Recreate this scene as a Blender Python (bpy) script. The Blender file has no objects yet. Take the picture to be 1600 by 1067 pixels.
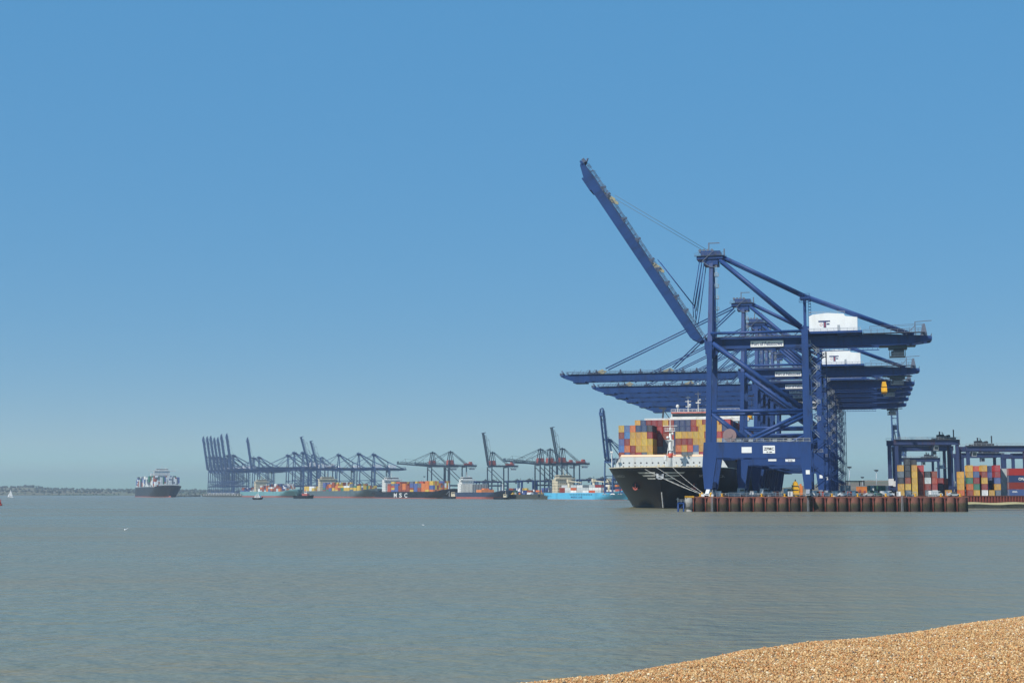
import bpy, math, random
import numpy as np
from mathutils import Vector, Matrix, noise
R = math.radians
random.seed(7)
sc = bpy.context.scene
COL = sc.collection
# ---------------------------------------------------------------- camera, sky, sun, exposure
EYE = 6.0
PITCH = math.atan(237.5/2222.2)
cam = bpy.data.objects.new('camera', bpy.data.cameras.new('camera')); COL.objects.link(cam)
cam.location = (0, 0, EYE); cam.rotation_euler = (math.pi/2+PITCH, 0, 0)
cam.data.lens = 50; cam.data.sensor_width = 36; cam.data.clip_start = 0.5; cam.data.clip_end = 60000
sc.camera = cam
SUN_AZ, SUN_EL = R(228), R(44)          # azimuth clockwise from +Y
S = Vector((math.sin(SUN_AZ)*math.cos(SUN_EL), math.cos(SUN_AZ)*math.cos(SUN_EL), math.sin(SUN_EL)))
SKS, SKO, SKG = 0.82, 0.255, 0.13
w = bpy.data.worlds.new('World'); sc.world = w; w.use_nodes = True
nt = w.node_tree; nt.nodes.clear()
sky = nt.nodes.new('ShaderNodeTexSky'); sky.sky_type = 'NISHITA'; sky.sun_disc = False
sky.sun_elevation = SUN_EL; sky.sun_rotation = SUN_AZ
sky.altitude = 1500; sky.air_density = 1.0; sky.dust_density = 0.0; sky.ozone_density = 4.0
bg = nt.nodes.new('ShaderNodeBackground'); bg.inputs['Strength'].default_value = 0.10
out = nt.nodes.new('ShaderNodeOutputWorld')
# film-like grading of the sky radiance: richer blue, flatter brightness
shsv = nt.nodes.new('ShaderNodeSeparateColor'); shsv.mode = 'HSV'; chsv = nt.nodes.new('ShaderNodeCombineColor'); chsv.mode = 'HSV'
nt.links.new(sky.outputs[0], shsv.inputs[0])
def wm_(op, a, b_, c_=None):
    n_ = nt.nodes.new('ShaderNodeMath'); n_.operation = op
    nt.links.new(a, n_.inputs[0]); n_.inputs[1].default_value = b_
    if c_ is not None: n_.inputs[2].default_value = c_
    return n_.outputs[0]
nt.links.new(wm_('MULTIPLY_ADD', shsv.outputs[0], 0.50, 0.2895), chsv.inputs[0])
nt.links.new(wm_('MULTIPLY_ADD', shsv.outputs[1], SKS, SKO), chsv.inputs[1])
nt.links.new(wm_('MULTIPLY', wm_('POWER', wm_('MULTIPLY', shsv.outputs[2], 1/5.75), SKG), 6.22), chsv.inputs[2])
nt.links.new(chsv.outputs[0], bg.inputs[0]); nt.links.new(bg.outputs[0], out.inputs[0])
sl = bpy.data.lights.new('sun', 'SUN'); sl.energy = 4.6; sl.angle = R(0.5); sl.color = (1.0, 0.95, 0.87)
so = bpy.data.objects.new('sun', sl); COL.objects.link(so)
so.rotation_euler = S.to_track_quat('Z', 'Y').to_euler()
sc.view_settings.view_transform = 'Standard'; sc.view_settings.look = 'None'
sc.view_settings.exposure = 0.0; sc.view_settings.gamma = 1.0
sc.render.engine = 'CYCLES'

# ---------------------------------------------------------------- materials
MATS = {}
def mat(name, col, rough=0.5, metal=0.0, var=0.12, scale=0.4, dirt=None, bump=0.0, spec=0.5, rnd=0.0, streak=True):
    """painted / plain surface with soft weathering, vertical streaks, optional per-object shade variation"""
    m = bpy.data.materials.new(name); m.use_nodes = True; MATS[name] = m
    n = m.node_tree; b = n.nodes['Principled BSDF']
    b.inputs['Roughness'].default_value = rough; b.inputs['Metallic'].default_value = metal
    b.inputs['Specular IOR Level'].default_value = spec
    tc = n.nodes.new('ShaderNodeTexCoord')
    mp = n.nodes.new('ShaderNodeMapping'); mp.inputs['Scale'].default_value = (scale, scale, scale*(0.25 if streak else 1))
    n.links.new(tc.outputs['Object'], mp.inputs['Vector'])
    nz = n.nodes.new('ShaderNodeTexNoise'); nz.inputs['Scale'].default_value = 1.0; nz.inputs['Detail'].default_value = 6
    nz.inputs['Roughness'].default_value = 0.65
    n.links.new(mp.outputs[0], nz.inputs['Vector'])
    rp = n.nodes.new('ShaderNodeValToRGB')
    d = dirt or tuple(c*(1-var*2.2) for c in col)
    hi = tuple(min(1, c*(1+var)) for c in col)
    rp.color_ramp.elements[0].position = 0.33; rp.color_ramp.elements[0].color = (*d, 1)
    rp.color_ramp.elements[1].position = 0.72; rp.color_ramp.elements[1].color = (*hi, 1)
    e = rp.color_ramp.elements.new(0.47); e.color = (*col, 1)
    n.links.new(nz.outputs['Fac'], rp.inputs[0])
    last = rp.outputs[0]
    if rnd:
        oi = n.nodes.new('ShaderNodeObjectInfo'); hs = n.nodes.new('ShaderNodeHueSaturation')
        mr = n.nodes.new('ShaderNodeMapRange'); mr.inputs[3].default_value = 1-rnd; mr.inputs[4].default_value = 1+rnd
        n.links.new(oi.outputs['Random'], mr.inputs[0]); n.links.new(mr.outputs[0], hs.inputs['Value'])
        mr2 = n.nodes.new('ShaderNodeMapRange'); mr2.inputs[3].default_value = 0.487; mr2.inputs[4].default_value = 0.513
        ml = n.nodes.new('ShaderNodeMath'); ml.operation = 'FRACT'; mm = n.nodes.new('ShaderNodeMath'); mm.operation = 'MULTIPLY'; mm.inputs[1].default_value = 7.3
        n.links.new(oi.outputs['Random'], mm.inputs[0]); n.links.new(mm.outputs[0], ml.inputs[0])
        n.links.new(ml.outputs[0], mr2.inputs[0]); n.links.new(mr2.outputs[0], hs.inputs['Hue'])
        n.links.new(last, hs.inputs['Color']); last = hs.outputs[0]
    n.links.new(last, b.inputs['Base Color'])
    if bump:
        bp = n.nodes.new('ShaderNodeBump'); bp.inputs['Strength'].default_value = bump; bp.inputs['Distance'].default_value = 0.1
        n2 = n.nodes.new('ShaderNodeTexNoise'); n2.inputs['Scale'].default_value = 3
        n.links.new(tc.outputs['Object'], n2.inputs['Vector'])
        n.links.new(n2.outputs['Fac'], bp.inputs['Height']); n.links.new(bp.outputs[0], b.inputs['Normal'])
    return m
mat('crane_blue', (0.014, 0.050, 0.180), 0.5, dirt=(0.015, 0.034, 0.10), scale=0.3, spec=0.35)
mat('crane_blue_boom', (0.016, 0.052, 0.170), 0.65, dirt=(0.015, 0.038, 0.11), scale=0.3, spec=0.15)
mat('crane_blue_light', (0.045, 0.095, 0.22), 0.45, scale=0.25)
mat('crane_grey', (0.05, 0.08, 0.11), 0.5, scale=0.3)
mat('rtg_paint', (0.035, 0.055, 0.14), 0.5, dirt=(0.09, 0.045, 0.05), scale=0.35)
mat('reel_pink', (0.26, 0.17, 0.17), 0.6)
mat('rail_grey', (0.12, 0.14, 0.19), 0.5, scale=2)
mat('boom_rail', (0.06, 0.085, 0.15), 0.6, scale=2)
mat('hull_charcoal', (0.022, 0.024, 0.03), 0.5, dirt=(0.05, 0.042, 0.036), scale=0.1)
mat('galvanised', (0.42, 0.44, 0.46), 0.45, metal=0.3, scale=1.5)
mat('dark_steel', (0.035, 0.04, 0.05), 0.5)
mat('white_paint', (0.85, 0.85, 0.83), 0.5, dirt=(0.78, 0.77, 0.74), var=0.03, scale=0.35)
mat('ship_white', (0.72, 0.72, 0.69), 0.5, dirt=(0.55, 0.52, 0.46), var=0.05)
mat('ship_grey', (0.50, 0.52, 0.50), 0.5, dirt=(0.42, 0.40, 0.35), var=0.06)
mat('ship_cream', (0.62, 0.54, 0.38), 0.5)
mat('ship_orange', (0.80, 0.30, 0.10), 0.5)
mat('hull_black', (0.006, 0.0065, 0.009), 0.45, dirt=(0.020, 0.017, 0.015), scale=0.22, spec=0.3)
mat('hull_slate', (0.10, 0.14, 0.15), 0.5, scale=0.1)
mat('hull_navy', (0.03, 0.045, 0.09), 0.5, scale=0.1)
mat('hull_teal', (0.16, 0.36, 0.38), 0.5, scale=0.1)
mat('hull_sky', (0.10, 0.45, 0.68), 0.45, scale=0.1)
mat('boot_red', (0.36, 0.10, 0.08), 0.6, scale=0.15)
mat('cable', (0.10, 0.11, 0.12), 0.6)
mat('rope', (0.62, 0.60, 0.55), 0.8)
mat('yellow_paint', (0.78, 0.42, 0.02), 0.45)
mat('red_paint', (0.55, 0.08, 0.05), 0.5)
mat('pipe_red', (0.21, 0.045, 0.028), 0.6, dirt=(0.14, 0.03, 0.02), scale=1.5)
mat('hut_red', (0.42, 0.10, 0.08), 0.5)
mat('glass_dark', (0.02, 0.03, 0.04), 0.08, var=0.02)
mat('letter_black', (0.02, 0.02, 0.03), 0.5, var=0.02)
mat('letter_white', (0.80, 0.80, 0.78), 0.5, var=0.02)
mat('letter_navy', (0.03, 0.05, 0.16), 0.5, var=0.02)
mat('letter_red', (0.5, 0.10, 0.06), 0.5, var=0.02)
mat('emblem_grey', (0.52, 0.52, 0.49), 0.5, dirt=(0.4, 0.39, 0.36))
mat('bracket_paint', (0.34, 0.31, 0.19), 0.6)
mat('name_grey', (0.30, 0.30, 0.29), 0.5, var=0.2)
mat('concrete', (0.30, 0.29, 0.27), 0.85, dirt=(0.20, 0.19, 0.17), scale=0.5, bump=0.3, streak=False)
mat('asphalt', (0.10, 0.10, 0.10), 0.9, scale=0.05, streak=False)
mat('algae_shade_stone', (0.05, 0.055, 0.04), 0.8, dirt=(0.025, 0.03, 0.02), scale=0.8, bump=0.6)
mat('silt', (0.42, 0.38, 0.20), 0.9, dirt=(0.26, 0.26, 0.12), scale=0.6, streak=False, bump=0.4)
mat('gull_white', (0.80, 0.80, 0.80), 0.7, var=0.02)
mat('gull_grey', (0.35, 0.37, 0.40), 0.7, var=0.05)
mat('sailcloth', (0.82, 0.82, 0.80), 0.7, var=0.03)
mat('rubber', (0.02, 0.02, 0.02), 0.8)
mat('orange_box', (0.70, 0.22, 0.05), 0.5)
CC = {'mustard': (0.62, 0.37, 0.055), 'brick red': (0.27, 0.035, 0.02), 'orange': (0.62, 0.13, 0.03), 'navy': (0.03, 0.055, 0.15),
      'bright blue': (0.07, 0.22, 0.50), 'dark green': (0.04, 0.17, 0.10), 'pale grey': (0.50, 0.54, 0.54), 'slate grey': (0.12, 0.15, 0.18),
      'white': (0.75, 0.76, 0.74), 'charcoal': (0.03, 0.032, 0.04), 'red': (0.44, 0.04, 0.025), 'mid blue': (0.08, 0.13, 0.30)}
for k, c in CC.items(): mat('container_'+k.replace(' ', '_'), c, 0.55, dirt=tuple(x*0.72+0.01 for x in c), scale=0.9, rnd=0.13)

def quay_pile_mat():
    m = mat('pile_rust', (0.14, 0.06, 0.045), 0.85, dirt=(0.07, 0.03, 0.025), scale=1.2, bump=0.5)
    n = m.node_tree; b = n.nodes['Principled BSDF']
    src = b.inputs['Base Color'].links[0].from_socket
    ge = n.nodes.new('ShaderNodeNewGeometry'); sp = n.nodes.new('ShaderNodeSeparateXYZ'); n.links.new(ge.outputs['Position'], sp.inputs[0])
    nz = n.nodes.new('ShaderNodeTexNoise'); nz.inputs['Scale'].default_value = 0.9; nz.inputs['Detail'].default_value = 5
    n.links.new(ge.outputs['Position'], nz.inputs['Vector'])
    ad = n.nodes.new('ShaderNodeMath'); ad.operation = 'MULTIPLY_ADD'; ad.inputs[1].default_value = 2.2
    n.links.new(nz.outputs['Fac'], ad.inputs[0]); n.links.new(sp.outputs['Z'], ad.inputs[2])
    rp = n.nodes.new('ShaderNodeValToRGB')
    mr = n.nodes.new('ShaderNodeMapRange'); mr.inputs[1].default_value = 0.0; mr.inputs[2].default_value = 6.0
    n.links.new(ad.outputs[0], mr.inputs[0]); n.links.new(mr.outputs[0], rp.inputs[0])
    cr = rp.color_ramp.elements
    cr[0].position = 0.34; cr[0].color = (0.012, 0.014, 0.009, 1); cr[1].position = 0.72; cr[1].color = (0.19, 0.075, 0.052, 1)
    e = cr.new(0.52); e.color = (0.026, 0.042, 0.012, 1); e = cr.new(0.63); e.color = (0.075, 0.058, 0.03, 1)
    mx2 = n.nodes.new('ShaderNodeMixRGB'); mx2.inputs[0].default_value = 0.2
    n.links.new(rp.outputs[0], mx2.inputs[1]); n.links.new(src, mx2.inputs[2])
    oi = n.nodes.new('ShaderNodeObjectInfo'); hs = n.nodes.new('ShaderNodeHueSaturation'); m3 = n.nodes.new('ShaderNodeMapRange')
    m3.inputs[3].default_value = 0.65; m3.inputs[4].default_value = 1.3; n.links.new(oi.outputs['Random'], m3.inputs[0]); n.links.new(m3.outputs[0], hs.inputs['Value'])
    n.links.new(mx2.outputs[0], hs.inputs['Color']); n.links.new(hs.outputs[0], b.inputs['Base Color'])
quay_pile_mat()

# ---------------------------------------------------------------- mesh builder
class MB:
    def __init__(s): s.v = []; s.f = []; s.mi = []; s.sm = []
    def add(s, vs, fs, mi=0, sm=False):
        b = len(s.v); s.v += [tuple(v) for v in vs]
        for f in fs: s.f.append(tuple(i+b for i in f)); s.mi.append(mi); s.sm.append(sm)
        return s
    def box(s, x0, x1, y0, y1, z0, z1, mi=0):
        vs = [(x0,y0,z0),(x1,y0,z0),(x1,y1,z0),(x0,y1,z0),(x0,y0,z1),(x1,y0,z1),(x1,y1,z1),(x0,y1,z1)]
        return s.add(vs, [(0,3,2,1),(4,5,6,7),(0,1,5,4),(1,2,6,5),(2,3,7,6),(3,0,4,7)], mi)
    def beam(s, p, q, w, h=None, w2=None, h2=None, mi=0):
        """box section from p to q; w = horizontal width, h = the other; w2/h2 at q"""
        p = Vector(p); q = Vector(q); h = h or w; w2 = w2 or w; h2 = h2 or h
        d = (q-p).normalized()
        up = Vector((0,0,1)) if abs(d.z) < 0.999 else Vector((1,0,0))
        a = d.cross(up).normalized(); b = a.cross(d).normalized()
        vs = []
        for c, ww, hh in ((p, w, h), (q, w2, h2)):
            for i, j in ((-1,-1),(1,-1),(1,1),(-1,1)): vs.append(c + a*(i*ww/2) + b*(j*hh/2))
        return s.add(vs, [(3,2,1,0),(4,5,6,7),(0,1,5,4),(1,2,6,5),(2,3,7,6),(3,0,4,7)], mi)
    def tube(s, p, q, r, n=8, r2=None, mi=0, sm=True):
        p = Vector(p); q = Vector(q); r2 = r if r2 is None else r2
        d = (q-p).normalized(); up = Vector((0,0,1)) if abs(d.z) < 0.99 else Vector((1,0,0))
        a = d.cross(up).normalized(); b = a.cross(d)
        vs = []
        for c, rr in ((p, r), (q, r2)):
            for i in range(n):
                t = 2*math.pi*i/n; vs.append(c + a*(math.cos(t)*rr) + b*(math.sin(t)*rr))
        base = len(s.v)
        s.add(vs, [(i, n+i, n+(i+1)%n, (i+1)%n) for i in range(n)], mi, sm)
        s.f.append(tuple(base+i for i in range(n))); s.mi.append(mi); s.sm.append(False)
        s.f.append(tuple(base+n+i for i in reversed(range(n)))); s.mi.append(mi); s.sm.append(False)
        return s
    def prism(s, poly, off, mi=0):
        n = len(poly); o = Vector(off)
        vs = [Vector(p) for p in poly] + [Vector(p)+o for p in poly]
        return s.add(vs, [tuple(range(n)), tuple(reversed(range(n, 2*n)))] + [(i, n+i, n+(i+1)%n, (i+1)%n) for i in range(n)], mi)
    def rail(s, p, q, h=1.1, step=2.5, r=0.05, mi=0):
        p = Vector(p); q = Vector(q); L = (q-p).length; n = max(1, int(L/step)); up = Vector((0,0,h))
        s.beam(p+up, q+up, r*2, mi=mi); s.beam(p+up*0.5, q+up*0.5, r*1.6, mi=mi)
        for i in range(n+1):
            c = p.lerp(q, i/n); s.beam(c, c+up, r*1.8, mi=mi)
        return s
    def sphere(s, c, rx, ry, rz, n=10, m=6, mi=0):
        vs = []
        for j in range(m+1):
            ph = math.pi*j/m
            for i in range(n):
                t = 2*math.pi*i/n
                vs.append((c[0]+rx*math.sin(ph)*math.cos(t), c[1]+ry*math.sin(ph)*math.sin(t), c[2]+rz*math.cos(ph)))
        fs = [(j*n+i, (j+1)*n+i, (j+1)*n+(i+1)%n, j*n+(i+1)%n) for j in range(m) for i in range(n)]
        return s.add(vs, fs, mi, True)
    def mesh(s, name, *mats):
        me = bpy.data.meshes.new(name); me.from_pydata(s.v, [], s.f)
        for m in mats: me.materials.append(MATS[m] if isinstance(m, str) else m)
        me.polygons.foreach_set('material_index', s.mi); me.polygons.foreach_set('use_smooth', s.sm)
        me.update(); return me
    def build(s, name, mats, parent=None, loc=(0,0,0), rz=0):
        if isinstance(mats, str): mats = (mats,)
        return link(name, s.mesh(name, *mats), parent, loc, rz)
def link(name, me, parent=None, loc=(0,0,0), rz=0):
    o = bpy.data.objects.new(name, me); COL.objects.link(o); o.location = loc; o.rotation_euler = (0,0,rz)
    if parent: o.parent = parent
    return o
def tag(o, label=None, cat=None, group=None, kind=None):
    if label: o['label'] = label
    if cat: o['category'] = cat
    if group: o['group'] = group
    if kind: o['kind'] = kind
    return o
def thing(name, label, cat, loc=(0,0,0), rz=0, group=None, scale=1):
    o = link(name, None, None, loc, rz); o.scale = (scale,)*3
    return tag(o, label, cat, group)
KIDS = {}
def copy_tree(o, parent=None):
    c = o.copy(); COL.objects.link(c)
    if parent: c.parent = parent
    for ch in [x for x in ALLCH(o)]: copy_tree(ch, c)
    return c
def ALLCH(o): return list(o.children)
def text_geo(txt, size, bold=0.0):
    cu = bpy.data.curves.new('t', 'FONT'); cu.body = txt; cu.size = size; cu.resolution_u = 2; cu.offset = bold
    o = bpy.data.objects.new('t', cu); COL.objects.link(o)
    dg = bpy.context.evaluated_depsgraph_get(); ev = o.evaluated_get(dg); me = ev.to_mesh()
    vs = [tuple(v.co) for v in me.vertices]; fs = [tuple(p.vertices) for p in me.polygons]
    ev.to_mesh_clear(); bpy.data.objects.remove(o); bpy.data.curves.remove(cu)
    x0 = min(v[0] for v in vs); x1 = max(v[0] for v in vs)
    return [(v[0]-x0, v[1], 0) for v in vs], fs, x1-x0
def put_text(mb, txt, size, fn, width=None, bold=0.0, mi=0):
    """fn(u, v) -> 3D point; u along the writing from 0"""
    vs, fs, wd = text_geo(txt, size, bold); k = (width/wd) if width else 1
    mb.add([fn(v[0]*k, v[1]) for v in vs], fs, mi); return wd*k

# pixel -> world at a given depth: only for reading places off the survey, every thing gets its own real depth
F = 2222.2
def WX(px, Y): return (px-800)/F*Y*math.cos(PITCH)
def HZ(py, Y): return EYE + (771-py)/F*Y*0.994
# ---------------------------------------------------------------- water, beach, land
def water_mat():
    m = bpy.data.materials.new('estuary_water'); m.use_nodes = True; n = m.node_tree; b = n.nodes['Principled BSDF']
    tc = n.nodes.new('ShaderNodeTexCoord')
    mp = n.nodes.new('ShaderNodeMapping'); mp.inputs['Scale'].default_value = (0.006, 0.022, 1); mp.inputs['Rotation'].default_value = (0,0,R(-8))
    n.links.new(tc.outputs['Object'], mp.inputs[0])
    nz = n.nodes.new('ShaderNodeTexNoise'); nz.inputs['Scale'].default_value = 1; nz.inputs['Detail'].default_value = 4; nz.inputs['Roughness'].default_value = 0.55
    n.links.new(mp.outputs[0], nz.inputs['Vector'])
    rp = n.nodes.new('ShaderNodeValToRGB'); cr = rp.color_ramp.elements
    cr[0].position = 0.42; cr[0].color = (0.216, 0.188, 0.113, 1); cr[1].position = 0.57; cr[1].color = (0.178, 0.186, 0.125, 1)
    mf = n.nodes.new('ShaderNodeMapping'); mf.inputs['Scale'].default_value = (0.11, 0.42, 1); n.links.new(tc.outputs['Object'], mf.inputs[0])
    nf = n.nodes.new('ShaderNodeTexNoise'); nf.inputs['Scale'].default_value = 1; nf.inputs['Detail'].default_value = 5; nf.inputs['Roughness'].default_value = 0.7
    n.links.new(mf.outputs[0], nf.inputs['Vector'])
    mxf = n.nodes.new('ShaderNodeMix'); mxf.data_type = 'FLOAT'; mxf.inputs[0].default_value = 0.5
    n.links.new(nz.outputs['Fac'], mxf.inputs[2]); n.links.new(nf.outputs['Fac'], mxf.inputs[3])
    n.links.new(mxf.outputs[0], rp.inputs[0]); n.links.new(rp.outputs[0], b.inputs['Base Color'])
    # roughness follows the wind ruffles
    mr = n.nodes.new('ShaderNodeMapRange'); mr.inputs[1].default_value = 0.3; mr.inputs[2].default_value = 0.7
    mr.inputs[3].default_value = 0.34; mr.inputs[4].default_value = 0.22
    n.links.new(nz.outputs['Fac'], mr.inputs[0]); n.links.new(mr.outputs[0], b.inputs['Roughness'])
    b.inputs['IOR'].default_value = 1.33; b.inputs['Specular IOR Level'].default_value = 0.45
    hs = []
    for sx, sy, dist in ((0.55, 0.75, 0.8), (1.6, 2.2, 0.26), (0.12, 0.22, 1.0)):
        mq = n.nodes.new('ShaderNodeMapping'); mq.inputs['Scale'].default_value = (sx, sy, 1); mq.inputs['Rotation'].default_value = (0,0,R(10*sx))
        n.links.new(tc.outputs['Object'], mq.inputs[0])
        q = n.nodes.new('ShaderNodeTexNoise'); q.inputs['Scale'].default_value = 1; q.inputs['Detail'].default_value = 3
        n.links.new(mq.outputs[0], q.inputs['Vector'])
        k = n.nodes.new('ShaderNodeMath'); k.operation = 'MULTIPLY'; k.inputs[1].default_value = dist
        n.links.new(q.outputs['Fac'], k.inputs[0]); hs.append(k)
    a = n.nodes.new('ShaderNodeMath'); a.operation = 'ADD'; n.links.new(hs[0].outputs[0], a.inputs[0]); n.links.new(hs[1].outputs[0], a.inputs[1])
    a2 = n.nodes.new('ShaderNodeMath'); a2.operation = 'ADD'; n.links.new(a.outputs[0], a2.inputs[0]); n.links.new(hs[2].outputs[0], a2.inputs[1])
    bp = n.nodes.new('ShaderNodeBump'); bp.inputs['Strength'].default_value = 0.85; bp.inputs['Distance'].default_value = 0.65
    n.links.new(a2.outputs[0], bp.inputs['Height']); n.links.new(bp.outputs[0], b.inputs['Normal'])
    return m
wm = MB(); wm.add([(-30000,-300,0),(30000,-300,0),(30000,40000,0),(-30000,40000,0)], [(0,1,2,3)])
tag(wm.build('water', (water_mat(),)), kind='structure')

# beach: crest of the shingle bank read off the photograph, the bank drops to the water behind it
CREST = []
for px, py in ((560,1120),(640,1098),(700,1083),(760,1072),(810,1067),(850,1063),(900,1057),(960,1053),(1000,1046),(1060,1035),(1100,1029),(1160,1015),(1200,1011),(1260,1002),(1300,1000),(1350,996),(1400,990),(1440,985),(1500,974),(1560,967),(1600,962),(1700,952),(1850,938),(2100,917)):
    d = (EYE-3.1)*F/(py-771); CREST.append(((px-800)/F*d, d))
CREST = [(-40, -12), (-12, 10)] + CREST + [(90, 110)]
cx = [c[0] for c in CREST]; cy = [c[1] for c in CREST]
def beach_z(X, Y):
    s = (Y - np.interp(X, cx, cy))*0.75
    z = 3.2 + np.where(s > 0, -0.24*s - 0.01*s*s, -0.035*s)
    z = z - 0.05*np.exp(-(s/0.5)**2)
    return z + 0.03*np.sin(X*2.1+Y*0.7)*np.sin(Y*1.3-X*0.4)*np.clip(-s, 0, 1)
gx = np.arange(-40, 90, 0.5); gy = np.arange(-12, 125, 0.5)
GX, GY = np.meshgrid(gx, gy); GZ = np.maximum(beach_z(GX, GY), -1.5) - 0.02
nx, ny = len(gx), len(gy)
vv = np.stack([GX.ravel(), GY.ravel(), GZ.ravel()], 1)
idx = np.arange(nx*ny).reshape(ny, nx)
ff = np.stack([idx[:-1,:-1].ravel(), idx[:-1,1:].ravel(), idx[1:,1:].ravel(), idx[1:,:-1].ravel()], 1)
bm_ = bpy.data.meshes.new('beach'); bm_.from_pydata(vv.tolist(), [], ff.tolist())
def shingle_base():
    m = bpy.data.materials.new('shingle_bed'); m.use_nodes = True; n = m.node_tree; b = n.nodes['Principled BSDF']
    tc = n.nodes.new('ShaderNodeTexCoord'); v = n.nodes.new('ShaderNodeTexVoronoi'); v.inputs['Scale'].default_value = 28
    n.links.new(tc.outputs['Object'], v.inputs['Vector'])
    rp = n.nodes.new('ShaderNodeValToRGB'); cr = rp.color_ramp.elements
    cr[0].color = (0.36, 0.20, 0.08, 1); cr[1].color = (0.60, 0.40, 0.20, 1); e = cr.new(0.5); e.color = (0.50, 0.31, 0.13, 1)
    sp = n.nodes.new('ShaderNodeSeparateColor'); n.links.new(v.outputs['Color'], sp.inputs[0]); n.links.new(sp.outputs[0], rp.inputs[0])
    n.links.new(rp.outputs[0], b.inputs['Base Color']); b.inputs['Roughness'].default_value = 0.8
    bp = n.nodes.new('ShaderNodeBump'); bp.invert = True; bp.inputs['Distance'].default_value = 0.03; n.links.new(v.outputs['Distance'], bp.inputs['Height']); n.links.new(bp.outputs[0], b.inputs['Normal'])
    return m
bm_.materials.append(shingle_base())
tag(link('beach', bm_), kind='structure')
# the pebbles that show: real stones
def pebbles():
    rng = np.random.default_rng(3)
    t = (1+5**0.5)/2
    ico = np.array([(-1,t,0),(1,t,0),(-1,-t,0),(1,-t,0),(0,-1,t),(0,1,t),(0,-1,-t),(0,1,-t),(t,0,-1),(t,0,1),(-t,0,-1),(-t,0,1)], float)
    ico /= np.linalg.norm(ico[0])
    fa = np.array([(0,11,5),(0,5,1),(0,1,7),(0,7,10),(0,10,11),(1,5,9),(5,11,4),(11,10,2),(10,7,6),(7,1,8),(3,9,4),(3,4,2),(3,2,6),(3,6,8),(3,8,9),(4,9,5),(2,4,11),(6,2,10),(8,6,7),(9,8,1)])
    N0 = 1260000
    X = rng.uniform(-8, 34.5, N0); Y = rng.uniform(17.5, 44, N0)
    s = (Y - np.interp(X, cx, cy))*0.75
    keep = (s < 1.0) & (X > -Y*0.36-2.5) & (X < Y*0.36+13) & (Y > 19 - X*0.02)
    X, Y = X[keep], Y[keep]; N = len(X)
    size = np.exp(rng.normal(math.log(0.0115), 0.42, N)).clip(0.006, 0.032)
    q = rng.normal(size=(N, 4)); q /= np.linalg.norm(q, axis=1)[:, None]
    q[:, 1] *= 0.45; q[:, 2] *= 0.45; q /= np.linalg.norm(q, axis=1)[:, None]
    w_, x_, y_, z_ = q.T
    Rm = np.stack([1-2*(y_**2+z_**2), 2*(x_*y_-z_*w_), 2*(x_*z_+y_*w_), 2*(x_*y_+z_*w_), 1-2*(x_**2+z_**2), 2*(y_*z_-x_*w_), 2*(x_*z_-y_*w_), 2*(y_*z_+x_*w_), 1-2*(x_**2+y_**2)], 1).reshape(N, 3, 3)
    scl = np.stack([size*rng.uniform(0.9, 1.6, N), size*rng.uniform(0.75, 1.1, N), size*rng.uniform(0.4, 0.75, N)], 1)
    jit = ico[None] * rng.uniform(0.82, 1.15, (N, 12, 1))
    P = np.einsum('nij,nkj->nki', Rm, jit*scl[:, None, :])
    Z = beach_z(X, Y) + rng.uniform(-0.012, 0.022, N)
    P[:, :, 0] += X[:, None]; P[:, :, 1] += Y[:, None]; P[:, :, 2] += Z[:, None]
    me = bpy.data.meshes.new('pebbles')
    V = P.reshape(-1, 3).astype(np.float32); Fc = (fa[None] + (np.arange(N)*12)[:, None, None]).reshape(-1).astype(np.int32)
    me.vertices.add(len(V)); me.vertices.foreach_set('co', V.ravel())
    nf = N*20; me.loops.add(nf*3); me.loops.foreach_set('vertex_index', Fc)
    me.polygons.add(nf); me.polygons.foreach_set('loop_start', np.arange(0, nf*3, 3, dtype=np.int32))
    me.polygons.foreach_set('use_smooth', np.ones(nf, bool))
    pal = np.array([(0.50,0.30,0.13),(0.58,0.38,0.19),(0.44,0.22,0.085),(0.66,0.50,0.31),(0.36,0.17,0.07),(0.74,0.65,0.50),(0.28,0.21,0.16),(0.52,0.25,0.10),(0.62,0.42,0.22),(0.12,0.10,0.09),(0.78,0.72,0.62)])
    pr = np.array([.20,.20,.15,.10,.09,.035,.03,.11,.10,.015,.006]); pr /= pr.sum()
    c = pal[rng.choice(len(pal), N, p=pr)]*np.array([1.10, 1.05, .90])*rng.uniform(0.85, 1.12, (N, 1))
    c4 = np.concatenate([c, np.ones((N, 1))], 1).astype(np.float32)
    at = me.color_attributes.new('stone_colour', 'FLOAT_COLOR', 'POINT'); at.data.foreach_set('color', np.repeat(c4, 12, 0).ravel())
    me.update(calc_edges=True)
    m = bpy.data.materials.new('pebble_stone'); m.use_nodes = True; n = m.node_tree; b = n.nodes['Principled BSDF']
    a = n.nodes.new('ShaderNodeVertexColor'); a.layer_name = 'stone_colour'
    n.links.new(a.outputs[0], b.inputs['Base Color']); b.inputs['Roughness'].default_value = 0.62
    me.materials.append(m)
    tag(link('pebbles', me), 'golden brown shingle pebbles covering the beach in the foreground', 'pebbles', kind='stuff')
pebbles()

# rail line of the near cranes
VP = math.atan(563/F*math.cos(PITCH)); ux, uy = math.cos(VP), -math.sin(VP); vx, vy = math.sin(VP), math.cos(VP)
X0, Y0 = 67.31, 490.0
def NR(u, v, z=0): return (X0+ux*u+vx*v, Y0+uy*u+vy*v, z)      # near berth frame: u landward, v away
QZ = 4.9
QL, QR, QF = 60.9, 153.2, 480.0        # front wall: left end, right end, depth
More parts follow.
